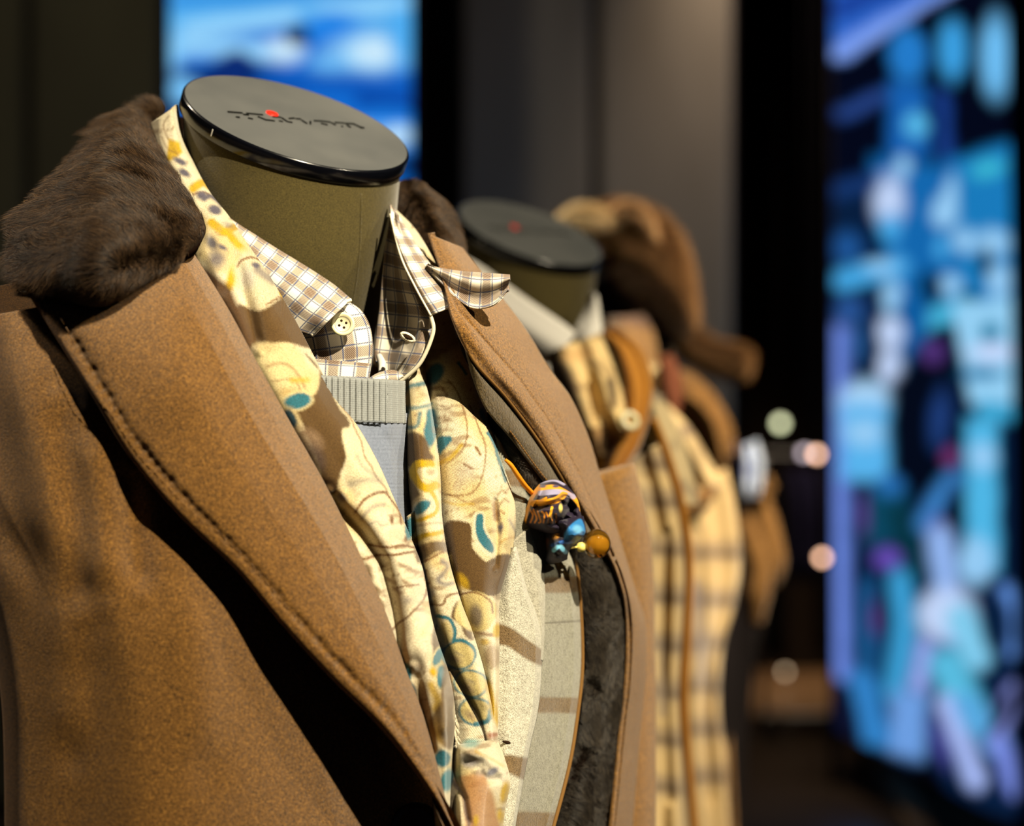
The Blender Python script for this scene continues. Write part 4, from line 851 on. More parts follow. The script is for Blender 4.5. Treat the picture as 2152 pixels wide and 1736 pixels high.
g = grid(edge, inner, ((0, -.046), (.2, -.050), (.55, -.052), (.8, -.048), (.92, -.038), (1, -.024)), rows=12, nu=250, nv=460, edge=.004, edgew=12, rowdz=[.006, .0, -.004, -.008],
         disp=(dimples, ridge([(250, 640), (420, 900), (600, 1150)], 90, .003)))
lap = sheet('lapel', g, MAT['camel'], coat, .004, label='broad left lapel with a puckered edge stitch')
bm = bmesh.new()
for (x, y), (x2, y2) in zip(st_line[:-1, :2], st_line[1:, :2]):
    mx, my = (x+x2)/2, (y+y2)/2; dd = lambda a, b: P(a, b, float(D1(a, b))-.0478-(.006*(b-600)/1200))
    tube_bm(bm, [dd(x*.7+mx*.3, y*.7+my*.3), dd(mx, my), dd(x2*.7+mx*.3, y2*.7+my*.3)], .0002, 5)
bmobj('edge_stitches', bm, MAT['camel'], lap, kind='stuff')
# body, left of the opening
LB = [(-170, 690), (-175, 830), (-165, 950), (-130, 1080), (-70, 1200), (-25, 1320), (0, 1450), (8, 1600), (10, 1850)]
RB = [(330, 600), (420, 740), (500, 880), (590, 1020), (680, 1160), (760, 1300), (840, 1450), (900, 1620), (980, 1850)]
g = grid(LB, RB, ((0, -.030), (.1, -.034), (.2, -.037), (.35, -.044), (.55, -.042), (.75, -.038), (.9, -.03), (1, -.02)), rows=9, nu=220, nv=300, edge=.02, edgew=48, sides='L', rowdz=[.012, .010, .008, .008, .010, .012, .017, .024, .034],
         disp=(ridge([(10, 600), (60, 850), (88, 1000), (120, 1250), (150, 1600)], 50, .0035), ridge([(120, 830), (145, 1000), (175, 1300)], 36, -.003), ridge([(180, 900), (210, 1050), (225, 1250)], 34, .0025),
               ridge([(262, 960), (285, 1100), (300, 1260)], 30, -.0035), ridge([(340, 1080), (400, 1300), (440, 1640)], 60, .003), ridge([(150, 1300), (170, 1500), (180, 1900)], 60, -.003)))
sheet('front_panel', g, MAT['camel'], coat, .004)
# shoulder cap and sleeve on the near side
g = grid([(-330, 700, 1.30), (-250, 640, 1.27), (-120, 610, 1.25), (0, 600, 1.235), (150, 560, 1.235), (330, 520, 1.24)], [(-330, 900, 1.27), (-210, 860, 1.225), (-100, 830, 1.205), (0, 800, 1.185), (150, 760, 1.17), (330, 700, 1.17)], ((0, .02), (.4, -.012), (1, .006)), rows=6, nu=60, nv=90)
sheet('shoulder', g, MAT['camel'], coat, .004)
tube('sleeve', [P(-215, 760, 1.29), P(-270, 1000, 1.32), P(-320, 1300, 1.34), P(-340, 1700, 1.34), P(-340, 2200, 1.33)], [.050, .056, .052, .046, .040], MAT['camel'], coat, 24, label='near sleeve hanging straight down')
tube('cuff', [P(-340, 2130, 1.33), P(-340, 2200, 1.33)], .043, MAT['camel'], coat, 24)
# back and skirt
def shell(name, rings, mat, parent, a0, a1, seg=48):
    rows_ = []
    for z, a, b, lean in rings:
        c = np.array([AX[0], AX[1], z])+FW*lean
        rows_.append([c+LF*a*math.cos(q)+FW*b*math.sin(q) for q in np.radians(np.linspace(a0, a1, seg))])
    A = catmull(np.array(rows_), 40); bm = bmesh.new()
    vs = [[bm.verts.new(tuple(map(float, p))) for p in r] for r in A]
    for r1, r2 in zip(vs[:-1], vs[1:]):
        for k in range(seg-1): bm.faces.new((r1[k], r1[k+1], r2[k+1], r2[k])).smooth = True
    o = bmobj(name, bm, mat, parent); s = o.modifiers.new('thickness', 'SOLIDIFY'); s.thickness = .004; s.offset = 0
    return o
shell('back_panel', [(1.235, .06, .06, 0), (1.21, .12, .075, 0), (1.17, .155, .095, 0), (1.08, .17, .11, 0), (.95, .165, .11, 0), (.80, .17, .115, 0), (.60, .19, .13, 0), (.42, .205, .14, 0)], MAT['camel'], coat, 185, 350)
shell('skirt', [(.93, .175, .13, .02), (.80, .18, .135, .02), (.60, .20, .15, .02), (.42, .215, .16, .02)], MAT['camel'], coat, -20, 70)
shell('skirt', [(.985, .200, .205, 0), (.90, .205, .205, 0), (.75, .21, .205, 0), (.60, .215, .205, 0), (.42, .225, .21, 0)], MAT['camel'], coat, 100, 190)
# button at the bottom of the opening
cb = P(872, 1740, 1.162); cn = np.array([.25, -.95, .2])
cbt = lathe('coat_button', [(0, 0), (.0105, 0), (.0122, .001), (.0122, .0032), (.0108, .0042), (.0085, .0034), (0, .003)], 48, MAT['horn'], coat, cn, cb, label='dark horn coat button in the shadow under the lapel')
# fur collar, left wing
def rows_grid(rows, nu, nv):
    k = max(len(r) for r in rows); R = np.array([resample(r, k) for r in rows]); A = catmull(R, nv); A = np.swapaxes(catmull(np.swapaxes(A, 0, 1), nu), 0, 1)
    return [A[..., 0], A[..., 1], A[..., 2]]
FL = rows_grid([[(292, 240, 1.40), (320, 232, 1.39), (348, 236, 1.40)],
                [(218, 275, 1.34), (275, 268, 1.32), (322, 272, 1.35)],
                [(166, 335, 1.29), (250, 325, 1.245), (338, 330, 1.285)],
                [(80, 415, 1.255), (230, 400, 1.19), (384, 402, 1.24)],
                [(36, 470, 1.225), (220, 470, 1.15), (424, 470, 1.205)],
                [(32, 530, 1.20), (210, 535, 1.122), (428, 500, 1.19)],
                [(42, 580, 1.175), (190, 590, 1.118), (395, 528, 1.17)],
                [(66, 596, 1.165), (200, 622, 1.13), (345, 552, 1.16)],
                [(90, 590, 1.18), (200, 606, 1.16), (330, 552, 1.175)]], 90, 110)
for (lx, ly), r_, amp in (((250, 330), 60, .004), ((150, 470), 50, -.004), ((330, 420), 50, .004), ((230, 560), 60, -.003), ((90, 520), 40, .004)):
    FL[2] = FL[2]-amp*np.exp(-((FL[0]-lx)**2+(FL[1]-ly)**2)/r_**2)
fc = sheet('fur_collar', FL, MAT['furbase'], coat, .006, label='thick dark brown fur collar wing')
furry('fur', FL, MAT['fur'], fc, 120000, .0095, (-1.0, 0.05, -0.15), .68, .00009, wave=.8)
FR = rows_grid([[(836, 385, 1.42), (860, 384, 1.405), (892, 405, 1.42)],
                [(834, 425, 1.405), (880, 425, 1.375), (935, 445, 1.41)],
                [(850, 465, 1.38), (905, 470, 1.352), (960, 498, 1.395)],
                [(884, 505, 1.355), (922, 512, 1.335), (966, 530, 1.375)],
                [(905, 528, 1.345), (930, 534, 1.34), (960, 545, 1.36)]], 50, 60)
fr = sheet('fur_collar', FR, MAT['furbase'], coat, .006, label='far fur collar wing behind the neck')
furry('fur', FR, MAT['fur'], fr, 32000, .0075, (0.6, -0.1, -0.5), .7, .00009, wave=.6)
# back of the collar around the neck
FB = rows_grid([[(300, 236, 1.37), (420, 250, 1.43), (600, 300, 1.45), (760, 350, 1.45), (860, 390, 1.43)],
                [(300, 330, 1.36), (420, 340, 1.425), (600, 380, 1.445), (760, 410, 1.445), (860, 430, 1.42)]], 60, 20)
sheet('collar_back', FB, MAT['furbase'], coat, .02)
# far lapel
Lr = [(898, 490), (930, 590), (952, 680), (992, 758), (1056, 830), (1128, 920), (1182, 1010), (1232, 1090), (1268, 1150), (1300, 1230), (1314, 1310), (1312, 1420), (1300, 1530), (1278, 1740), (1262, 1850)]
Rr = [(972, 520), (1045, 612), (1104, 690), (1156, 775), (1200, 835), (1238, 920), (1262, 1000), (1284, 1070), (1300, 1120), (1330, 1220), (1356, 1310), (1358, 1420), (1350, 1530), (1336, 1740), (1330, 1850)]
groove = [(925, 560), (962, 650), (1030, 730), (1092, 800), (1160, 895), (1215, 995), (1262, 1100), (1300, 1190)]
g = grid(Lr, Rr, ((0, -.021), (.3, -.024), (.7, -.012), (1, .03)), rows=15, nu=90, nv=420, edge=.004, edgew=9, sides='L', rowdz=[.03, .0, .0, .0, 0, 0, .02, .05, .09],
         disp=(ridge(groove, 4, -.0022), ridge([(x-14, y+12) for x, y in groove], 14, .003), ridge([(1325, 1260), (1335, 1400), (1325, 1600)], 7, -.004)))
sheet('lapel', g, MAT['camel_far'], coat, .004, label='far lapel edge of the coat running down beside the fur')
g = grid([(968, 706), (984, 768), (1018, 855), (1075, 925), (1138, 1008), (1198, 1078), (1240, 1140), (1252, 1162)], [(972, 704), (1000, 762), (1064, 832), (1132, 925), (1186, 1012), (1236, 1094), (1256, 1140), (1257, 1162)],
         ((0, -.015), (.5, -.019), (1, -.017)), rows=8, nu=40, nv=240, edge=.002, edgew=5)
fac = sheet('facing', g, MAT['olive'], coat, .003, label='olive brown stitched facing strip')
tube('facing_piping', [at(x, y, -.0205) for x, y in ((968, 702), (1000, 764), (1064, 836), (1132, 928), (1186, 1014), (1236, 1096), (1262, 1145))], .0009, MAT['piping'], coat, 7)
bm = bmesh.new()
L2 = resample([(1072, 906), (1090, 930), (1140, 998), (1198, 1066), (1240, 1130)], 46)
for (x, y), (x2, y2) in zip(L2[:-1, :2], L2[1:, :2]): tube_bm(bm, [at(x, y, -.0175), at((x+x2)/2, (y+y2)/2, -.019), at(x*.3+x2*.7, y*.3+y2*.7, -.0175)], .00045, 5)
bmobj('edge_stitches', bm, MAT['piping'], fac, kind='stuff')
Lf = [(1030, 862), (1046, 930), (1082, 1005), (1130, 1075), (1182, 1140), (1208, 1220), (1224, 1320), (1226, 1420), (1210, 1540), (1160, 1740), (1130, 1850)]
Rf = [(1046, 880), (1108, 950), (1160, 1025), (1222, 1100), (1272, 1170), (1302, 1250), (1308, 1330), (1306, 1430), (1294, 1540), (1266, 1740), (1250, 1850)]
g = grid(Lf, Rf, ((0, .012), (.4, -.004), (.8, -.004), (1, .006)), rows=11, nu=60, nv=300, rowdz=[0, 0, 0, 0, .01, .03, .06])
fl_ = sheet('fur_lining', g, MAT['furbase'], coat, .004, label='dark fur lining strip beside the grey jacket')
furry('fur', g, MAT['furdark'], fl_, 60000, .0058, (0.25, -0.1, -0.8), .55, .00009)
# inside shade / far sleeve
tube('sleeve', [P(1235, 1000, 1.49), P(1275, 1150, 1.49), P(1300, 1350, 1.485), P(1296, 1700, 1.47), P(1290, 2100, 1.46)], [.03, .028, .022, .024, .024], MAT['camel_far'], coat, 20, label='far sleeve showing at the coat edge')

# ================================================================== pocket square and pin
ps = empty('pocket_square', at(1165, 1100, -.02), 'crumpled silk pocket square with orange and blue print on the front mannequin', 'pocket square')
def paintP(p):
    OR = (222, 152, 20); NV = (34, 26, 44); LG = (150, 146, 176); BL = (40, 110, 170)
    p.line([(1128, 1022), (1108, 1060), (1098, 1100)], 13, OR, 1, 1, .2); p.line([(1130, 1028), (1165, 1024), (1200, 1042), (1218, 1062)], 8, OR, 1, 1, .2); p.line([(1135, 1012), (1165, 1008), (1185, 1016)], 7, LG, 1, 1, .2)
    p.line([(1135, 1036), (1175, 1034), (1205, 1044)], 10, LG, 1.2, .9, .2)
    p.line([(1120, 1058), (1145, 1056), (1170, 1050), (1184, 1040)], 12, OR, 1.2, 1, .2); p.line([(1125, 1058), (1140, 1050), (1148, 1046)], 3, OR, 1, 1, .1); p.line([(1180, 1042), (1190, 1038)], 5, OR, 1, 1, .1)
    for (x, y) in ((1140, 1022), (1168, 1022)): p.ell(x, y, 7, 3, 0, (80, 70, 90), 1, 1, .1)
    for k in range(7): p.line([(1112+k*9, 1070+k*2), (1120+k*8, 1082+(k % 3)*6), (1115+k*9, 1098)], 2.5, (190, 120, 24), 1, .8, .3)
    p.ell(1178, 1068, 4, 9, 0, (220, 200, 110), 1.2, 1, .1); p.line([(1160, 1066), (1156, 1086)], 4, (220, 160, 30), 1, 1, .1)
    p.poly([(1186, 1120), (1205, 1098), (1222, 1092), (1230, 1124), (1205, 1140), (1190, 1142)], BL, 1.5, 1, .2); p.ell(1214, 1112, 10, 8, 20, (110, 176, 214), 3, .8, .1)
    p.line([(1160, 1146), (1180, 1140), (1205, 1138)], 6, (30, 80, 150), 1.5, 1, .2); p.line([(1164, 1156), (1176, 1148), (1188, 1160)], 8, (110, 180, 210), 1.5, 1, .1); p.ell(1168, 1128, 8, 5, -30, (190, 130, 30), 2, .8, .1); p.line([(1144, 1160), (1150, 1135)], 5, (170, 90, 40), 2, .8, .2)
    p.line([(1218, 1052), (1222, 1072)], 6, OR, 1.2, 1, .1)
    return p
PSR = [[(1134, 1016, 1.300), (1150, 1010, 1.296), (1168, 1008, 1.298), (1190, 1018, 1.304)],
       [(1116, 1040, 1.294), (1140, 1036, 1.278), (1175, 1034, 1.280), (1212, 1046, 1.302)],
       [(1103, 1076, 1.294), (1135, 1072, 1.274), (1175, 1068, 1.278), (1220, 1076, 1.304)],
       [(1094, 1104, 1.300), (1125, 1108, 1.282), (1170, 1100, 1.286), (1226, 1108, 1.308)],
       [(1112, 1110, 1.315), (1138, 1120, 1.30), (1180, 1118, 1.292), (1228, 1126, 1.312)]]
PSR = [[(x, y, d-.022) for x, y, d in q] for q in PSR]
g = rows_grid(PSR, 220, 220)
for ln, wd, am in (([(1120, 1070), (1160, 1060), (1200, 1050)], 6, -.003), ([(1188, 1052), (1200, 1068), (1196, 1086)], 10, -.014), ([(1135, 1095), (1165, 1085)], 7, .003), ([(1102, 1100), (1128, 1046), (1140, 1020)], 4, .003), ([(1120, 1062), (1150, 1064), (1180, 1050)], 4, -.004), ([(1160, 1096), (1185, 1096), (1205, 1088)], 7, -.010)): g[2] = g[2]+ridge(ln, wd, am)(g[0], g[1])
sheet('top_puff', g, MAT['silk'], ps, .001, paintP(Paint(g, (36, 28, 46))).c)
g = rows_grid([[(1130, 1098, 1.31), (1160, 1098, 1.292), (1190, 1090, 1.288), (1226, 1084, 1.306)],
               [(1142, 1125, 1.31), (1165, 1120, 1.294), (1200, 1116, 1.284), (1231, 1118, 1.302)],
               [(1148, 1150, 1.31), (1165, 1145, 1.288), (1190, 1142, 1.290), (1212, 1140, 1.306)],
               [(1144, 1176, 1.308), (1160, 1168, 1.290), (1180, 1165, 1.290), (1196, 1158, 1.306)],
               [(1142, 1186, 1.312), (1158, 1184, 1.302), (1176, 1182, 1.302), (1192, 1176, 1.312)]], 100, 100)
g[2] = g[2]-.022
for ln, wd, am in (([(1160, 1120), (1150, 1160)], 6, .003), ([(1185, 1100), (1175, 1140)], 7, -.004), ([(1200, 1130), (1225, 1120)], 5, .003), ([(1165, 1165), (1190, 1170)], 5, -.003)): g[2] = g[2]+ridge(ln, wd, am)(g[0], g[1])
sheet('lower_folds', g, MAT['silk'], ps, .001, paintP(Paint(g, (30, 24, 40))).c)
tube('orange_tail', [at(1062, 966, -.012), at(1074, 978, -.014), at(1090, 1002, -.014), at(1103, 1020, -.012), at(1118, 1036, -.008)], [.0008, .0012, .0013, .0013, .0012], MAT['orange'], ps, 8, label='thin rolled orange edge of the silk')
pin = empty('lapel_pin', at(1250, 1145, -.03), 'amber glass bead pin fixed on the fur beside the pocket square', 'pin')
bc_ = P(1254, 1143, 1.296)
R_=0
def ball(r, s=1.0): return [(0 if abs(q) > 89.9 else r*math.cos(math.radians(q)), s*r*math.sin(math.radians(q))) for q in np.linspace(-90, 90, 25)]
lathe('bead', ball(.0079), 48, MAT['amber'], pin, center=bc_, sx=1, sy=.9)
lathe('gold_core', ball(.0044, .85), 24, MAT['gold'], pin, center=bc_+np.array([.0004, .0005, -.0004]))
lathe('collet', [(.0018, -.002), (.0026, -.001), (.0026, .001), (.0016, .0022), (0, .0024)], 16, MAT['gold'], pin, (1, 0, .1), P(1221, 1150, 1.292))
tube('pin_wire', [P(1196, 1152, 1.284), P(1210, 1150, 1.290), P(1226, 1148, 1.294)], .0006, MAT['gold'], pin, 8)

# ================================================================== second mannequin's clothes
def Dk(T):
    # same body surface moved by T
    def D(px, py):
        px = np.asarray(px, float); py = np.asarray(py, float); d = np.full(np.broadcast(px, py).shape, 1.2+T[1])
        for _ in range(25):
            x = (px-CX)/F*d-T[0]; z = CZ-(py-CY)/F*d-T[2]; y = d-T[1]
            qx = x/y*F+CX; qy = CY-(z-CZ)/y*F
            d = 0.5*d+0.5*(D1(qx, qy)+T[1])
        return d
    return D
D2 = Dk(T2)
T3 = T2*2+np.array([-.02, 0, 0]); T4 = T2*3+np.array([-.09, 0, 0])
D3 = Dk(T3); D4 = Dk(T4)
w2 = empty('shirt', P(1150, 700, 1.95), 'plain white shirt collar of the second mannequin, out of focus', 'shirt')
g = grid([(930, 520, 2.02), (1000, 552, 2.0), (1100, 622, 1.965), (1180, 676, 1.94), (1210, 700, 1.93)], [(960, 640, 1.99), (1010, 680, 1.975), (1075, 735, 1.95), (1120, 760, 1.93), (1154, 766, 1.92)],
         ((0, .01), (.08, 0), (.5, -.01), (1, 0)), nu=50, nv=70, edge=.003, edgew=6)
sheet('collar_leaf', g, MAT['white'], w2, .002)
g = grid([(1242, 612, 2.0), (1228, 650, 1.985), (1208, 690, 1.965), (1200, 720, 1.96)], [(1256, 622, 1.985), (1262, 660, 1.97), (1266, 700, 1.955), (1250, 730, 1.95)], ((0, 0), (.5, -.006), (1, 0)), nu=30, nv=50, edge=.002, edgew=4)
sheet('collar_leaf', g, MAT['white'], w2, .002)
g = grid([(1090, 700, 1.98), (1120, 760, 1.97), (1150, 800, 1.96)], [(1215, 690, 1.975), (1215, 760, 1.965), (1215, 800, 1.96)], ((0, 0), (1, 0)), nu=30, nv=30)
sheet('shirt_front', g, MAT['white'], w2, .002)
CRM = (200, 172, 120); GYB = (140, 126, 112); DKB = (74, 58, 42)
def checks(p, x0, x1, ys, tilt, base_bands=True):
    for k, y in enumerate(ys):
        p.line([(x0, y), ((x0+x1)/2, y+tilt*(x1-x0)/2), (x1, y+tilt*(x1-x0))], 44, (140, 120, 96), 12, .8); p.line([(x0, y+6), (x1, y+6+tilt*(x1-x0))], 9, (84, 66, 50), 5, .8)
    return p
cs = empty('neck_scarf', P(1210, 800, 1.9), 'cream and brown patterned scarf bunched at the second mannequin throat', 'scarf')
g = grid([(1150, 740, 1.90), (1158, 790, 1.88), (1180, 850, 1.87), (1205, 900, 1.87), (1225, 960, 1.88)], [(1262, 700, 1.93), (1290, 770, 1.90), (1312, 840, 1.885), (1330, 900, 1.88), (1335, 950, 1.90)],
         ((0, .01), (.3, -.014), (.55, -.006), (.8, -.018), (1, .006)), nu=60, nv=100, edge=.006, edgew=10, disp=(ridge([(1235, 800), (1245, 850), (1250, 900)], 8, -.008), ridge([(1285, 800), (1290, 850)], 8, -.008), ridge([(1320, 880), (1315, 900)], 12, .006)))
p = Paint(g, (222, 192, 134)); p.cloud((120, 92, 62), .04, .2, .7, 4); p.poly([(1150, 750), (1190, 760), (1222, 830), (1250, 960), (1170, 880)], (70, 54, 44), 10, .95); p.poly([(1225, 900), (1290, 890), (1320, 940), (1240, 970)], (150, 110, 66), 8, .9); p.line([(1282, 800), (1290, 850)], 16, DKB, 5); p.line([(1190, 750), (1240, 740)], 20, (196, 150, 96), 8, .6)
for k in range(5): p.line([(1200, 860+k*12), (1290, 845+k*12)], 4, (170, 136, 90), 2, .6)
sheet('wrap', g, MAT['softprint'], cs, .003, p.c)
lathe('scarf_ring', [(r_*1.0, h_) for r_, h_ in ((.004, -.004), (.0075, -.003), (.0085, 0), (.0075, .003), (.004, .004), (.004, -.004))], 24, MAT['button'], cs, (0.3, -1, .3), P(1322, 885, 1.862), label='shiny pale scarf ring')
oc = empty('ochre_scarf', P(1300, 950, 1.9), 'ochre yellow scarf hanging from the second mannequin neck', 'scarf')
g = grid([(1262, 700, 1.955), (1290, 735, 1.93), (1312, 790, 1.90), (1318, 850, 1.88), (1296, 920, 1.87), (1268, 1000, 1.865), (1290, 1100, 1.865), (1318, 1250, 1.87)], [(1290, 690, 1.965), (1345, 730, 1.95), (1372, 800, 1.92), (1366, 870, 1.90), (1345, 940, 1.885), (1310, 1010, 1.875), (1336, 1100, 1.875), (1366, 1250, 1.885)],
         ((0, .006), (.3, -.008), (.6, -.004), (.85, -.010), (1, .004)), nu=50, nv=160, edge=.004, edgew=7)
sheet('drape', g, MAT['ochre'], oc, .004)
g = grid([(1195, 840, 1.90), (1222, 900, 1.885), (1258, 1010, 1.88), (1262, 1120, 1.88)], [(1230, 850, 1.91), (1262, 920, 1.895), (1290, 1000, 1.885), (1300, 1120, 1.885)], ((0, 0), (.5, -.006), (1, 0)), nu=30, nv=80, edge=.003, edgew=5)
sheet('drape', g, MAT['ochre'], oc, .004)
c2 = empty('check_coat', P(1380, 1300, 1.95), 'long cream and grey checked coat with ochre edge on the second mannequin', 'coat')
Lc = [(1285, 1000), (1290, 1100), (1300, 1250), (1305, 1400), (1310, 1600), (1310, 1850)]
Rc = [(1392, 930), (1428, 1050), (1446, 1180), (1440, 1330), (1432, 1480), (1442, 1640), (1450, 1850)]
b2 = lambda px, py: 1.90+np.clip((np.asarray(px, float)-1300)/150, -1, 2)*.05+0*np.asarray(py, float)
g = grid(Lc, Rc, ((0, .01), (.35, -.012), (.6, -.002), (.82, -.014), (1, .012)), base=b2, rows=8, nu=80, nv=260, edge=.008, edgew=10, disp=(ridge([(1350, 1000), (1370, 1200), (1360, 1400), (1340, 1600)], 14, .008), ridge([(1405, 1100), (1400, 1400), (1410, 1700)], 10, -.008)))
p = Paint(g, CRM); checks(p, 1290, 1450, (960, 1040, 1140, 1240, 1340, 1440, 1540, 1640), .1); p.line([(1395, 1350), (1390, 1500)], 16, GYB, 8, .8)
for x in (1345, 1425): p.line([(x, 900), (x+18, 1200), (x+10, 1800)], 16, (170, 150, 118), 8, .6)
sheet('front_panel', g, MAT['softprint'], c2, .005, p.c)
def b2p(px, py, dz=0): return P(px, py, float(b2(px, py))+dz)
tube('edge_binding', [b2p(1372, 880, .0), b2p(1400, 950, .0), b2p(1432, 1060, 0), b2p(1449, 1180, 0), b2p(1444, 1330, .0), b2p(1438, 1480, 0), b2p(1450, 1640, 0), b2p(1462, 1760, 0)], .0035, MAT['ochre'], c2, 10, label='ochre bound edge of the coat')
g = grid([(1180, 760), (1210, 880), (1240, 1000), (1275, 1150)], [(1290, 900), (1310, 1000), (1330, 1100), (1340, 1200)], ((0, 0), (1, 0)), base=lambda x, y: 1.93+0*np.asarray(x, float)+0*np.asarray(y, float), nu=30, nv=60)
sheet('lapel', g, MAT['brown'], c2, .004)
g = grid([(1335, 800), (1345, 880), (1370, 960), (1400, 1060)], [(1392, 830), (1430, 910), (1455, 990), (1470, 1060)], ((0, 0), (.5, -.012), (1, .01)), base=lambda x, y: 2.04+0*np.asarray(x, float)+0*np.asarray(y, float), nu=40, nv=70, edge=.006, edgew=8)
p = Paint(g, (206, 184, 140)); p.cloud((130, 114, 98), .03, .3, .8, 3)
sheet('shoulder', g, MAT['softprint'], c2, .005, p.c)
def shellT(name, T, rings, mat, parent, a0, a1, seg=40):
    bm = bmesh.new(); rows_ = []
    for z, a, b in rings:
        c = np.array([AX[0]+T[0], AX[1]+T[1], z]); rows_.append([c+LF*a*math.cos(q)+FW*b*math.sin(q) for q in np.radians(np.linspace(a0, a1, seg))])
    A = catmull(np.array(rows_), 24); vs = [[bm.verts.new(tuple(map(float, p))) for p in r] for r in A]
    for r1, r2 in zip(vs[:-1], vs[1:]):
        for k in range(seg-1): bm.faces.new((r1[k], r1[k+1], r2[k+1], r2[k])).smooth = True
    o = bmobj(name, bm, mat, parent); s = o.modifiers.new('thickness', 'SOLIDIFY'); s.thickness = .005; s.offset = 0
RG = [(1.235, .06, .06), (1.21, .12, .075), (1.17, .15, .09), (1.08, .165, .105), (.95, .16, .105), (.80, .165, .11), (.60, .18, .12), (.42, .19, .13)]
shellT('back_panel', T2, RG, MAT['brown'], c2, 150, 375)
def cream():
    m = M('cream_check'); a = m.noise(200, 2); return m.set(m.mix(a, (150, 128, 92), (200, 172, 124)), .95, .1)
MAT['cream'] = cream()
RF_ = [(1.21, .115, .08), (1.17, .15, .105), (1.08, .165, .125), (.95, .165, .125), (.80, .168, .128), (.60, .182, .135), (.42, .192, .14)]
shellT('front_panel', T2, RF_, MAT['cream'], c2, 100, 155)
shellT('front_panel', T2, [(z-.16, a*.8, b*.85) for z, a, b in RF_[:-2]], MAT['cream'], c2, 12, 70)

# ================================================================== third mannequin: fur hat, checked jacket, rust tie
hat = empty('fur_hat', P(1330, 580, 2.75), 'brown fur hat with painted light on its crown, worn by the third mannequin', 'hat')
def blob(name, rings, parent, mat, count, length, fm, rad=.00018):
    """closed puffy body from (px, py, depth, rx, ry, rd) sections"""
    bm = bmesh.new(); vs = []
    A = catmull(np.array(rings, float), len(rings)*8)
    for px, py, d, rx, rz, ry in A:
        c = P(px, py, d); vs.append((c, rx, rz, ry))
    seg = 28; R = []; n = len(vs)
    for i, (c, rx, rz, ry) in enumerate(vs):
        t = vs[min(i+1, n-1)][0]-vs[max(i-1, 0)][0]; t /= np.linalg.norm(t)
        y = np.array([0, 1.0, 0]); x = np.cross(t, y); x /= np.linalg.norm(x); y = np.cross(x, t)
        R.append([c+x*rx*math.cos(2*math.pi*k/seg)+y*ry*math.sin(2*math.pi*k/seg) for k in range(seg)])
    R = np.array(R)
    vv = [[bm.verts.new(tuple(map(float, p))) for p in r] for r in R]
    for a_, b_ in zip(vv[:-1], vv[1:]):
        for k in range(seg): bm.faces.new((a_[k], a_[(k+1) % seg], b_[(k+1) % seg], b_[k])).smooth = True
    bm.faces.new(vv[0]); bm.faces.new(vv[-1])
    o = bmobj(name, bm, mat, parent)
    W = np.concatenate([R, R[:, :1]], 1)
    N = W-W[:, :-1].mean(1, keepdims=True); N /= np.linalg.norm(N, axis=2, keepdims=True)+1e-9
    a = rng.random(count)*(len(W)-1.001); b = rng.random(count)*(seg-.001); i, j = a.astype(int), b.astype(int); fi, fj = (a-i)[:, None], (b-j)[:, None]
    S = lambda Q: Q[i, j]*(1-fi)*(1-fj)+Q[i+1, j]*fi*(1-fj)+Q[i, j+1]*(1-fi)*fj+Q[i+1, j+1]*fi*fj
    p = S(W); nn = S(N); fl = rng.normal(size=p.shape)*.35+np.array([.3, 0, -.5]); ln = length*(.6+.6*rng.random(count))
    Q = np.stack([p+nn*(ln*t*.8)[:, None]+fl*(ln*t*t*.5)[:, None] for t in (0, .33, .66, 1)], 1)-worldloc(o.parent)
    cu = bpy.data.hair_curves.new('fur'); cu.add_curves([4]*count); cu.attributes['position'].data.foreach_set('vector', Q.astype(np.float32).ravel())
    ra = cu.attributes.get('radius') or cu.attributes.new('radius', 'FLOAT', 'POINT'); ra.data.foreach_set('value', np.tile(np.array([1, .9, .7, .2], np.float32)*rad, count))
    link('fur', cu, fm, o, None, 'stuff'); return o
# sections run from the crown over to the nape: px, py, depth, half width, -, half depth
blob('crown', [(1196, 462, 2.74, .008, 0, .02), (1225, 480, 2.74, .022, 0, .045), (1270, 492, 2.74, .034, 0, .06), (1325, 500, 2.74, .038, 0, .066), (1370, 535, 2.74, .035, 0, .06), (1400, 585, 2.74, .026, 0, .05), (1425, 635, 2.74, .016, 0, .04), (1438, 680, 2.75, .006, 0, .02)], hat, MAT['furbase'], 26000, .012, MAT['furlight'])
MAT['furlit'] = furmat('painted_lit_fur', (214, 190, 146), (250, 236, 200))  # pale tufts added to paint overhead light onto the crown
blob('lit_tuft', [(1186, 474, 2.70, .008, 0, .02), (1212, 462, 2.69, .014, 0, .03), (1250, 462, 2.69, .013, 0, .03), (1290, 470, 2.70, .005, 0, .02)], hat, MAT['furbase'], 9000, .008, MAT['furlit'])
blob('lit_tuft', [(1290, 462, 2.70, .008, 0, .02), (1318, 448, 2.69, .012, 0, .03), (1345, 462, 2.69, .010, 0, .03), (1366, 490, 2.70, .004, 0, .02)], hat, MAT['furbase'], 6000, .008, furmat('painted_lit_tan_fur', (170, 132, 92), (236, 206, 160)))
blob('ear_flap', [(1285, 560, 2.73, .02, 0, .05), (1335, 600, 2.73, .03, 0, .055), (1395, 650, 2.73, .026, 0, .05), (1425, 700, 2.74, .012, 0, .03)], hat, MAT['furbase'], 12000, .009, MAT['fur'])
c3 = empty('check_jacket', P(1480, 1300, 2.6), 'cream checked jacket with a dark breast pocket on the third mannequin', 'jacket')
b3 = lambda px, py: 2.52+np.clip((np.asarray(px, float)-1430)/130, -1, 2)*.07+0*np.asarray(py, float)
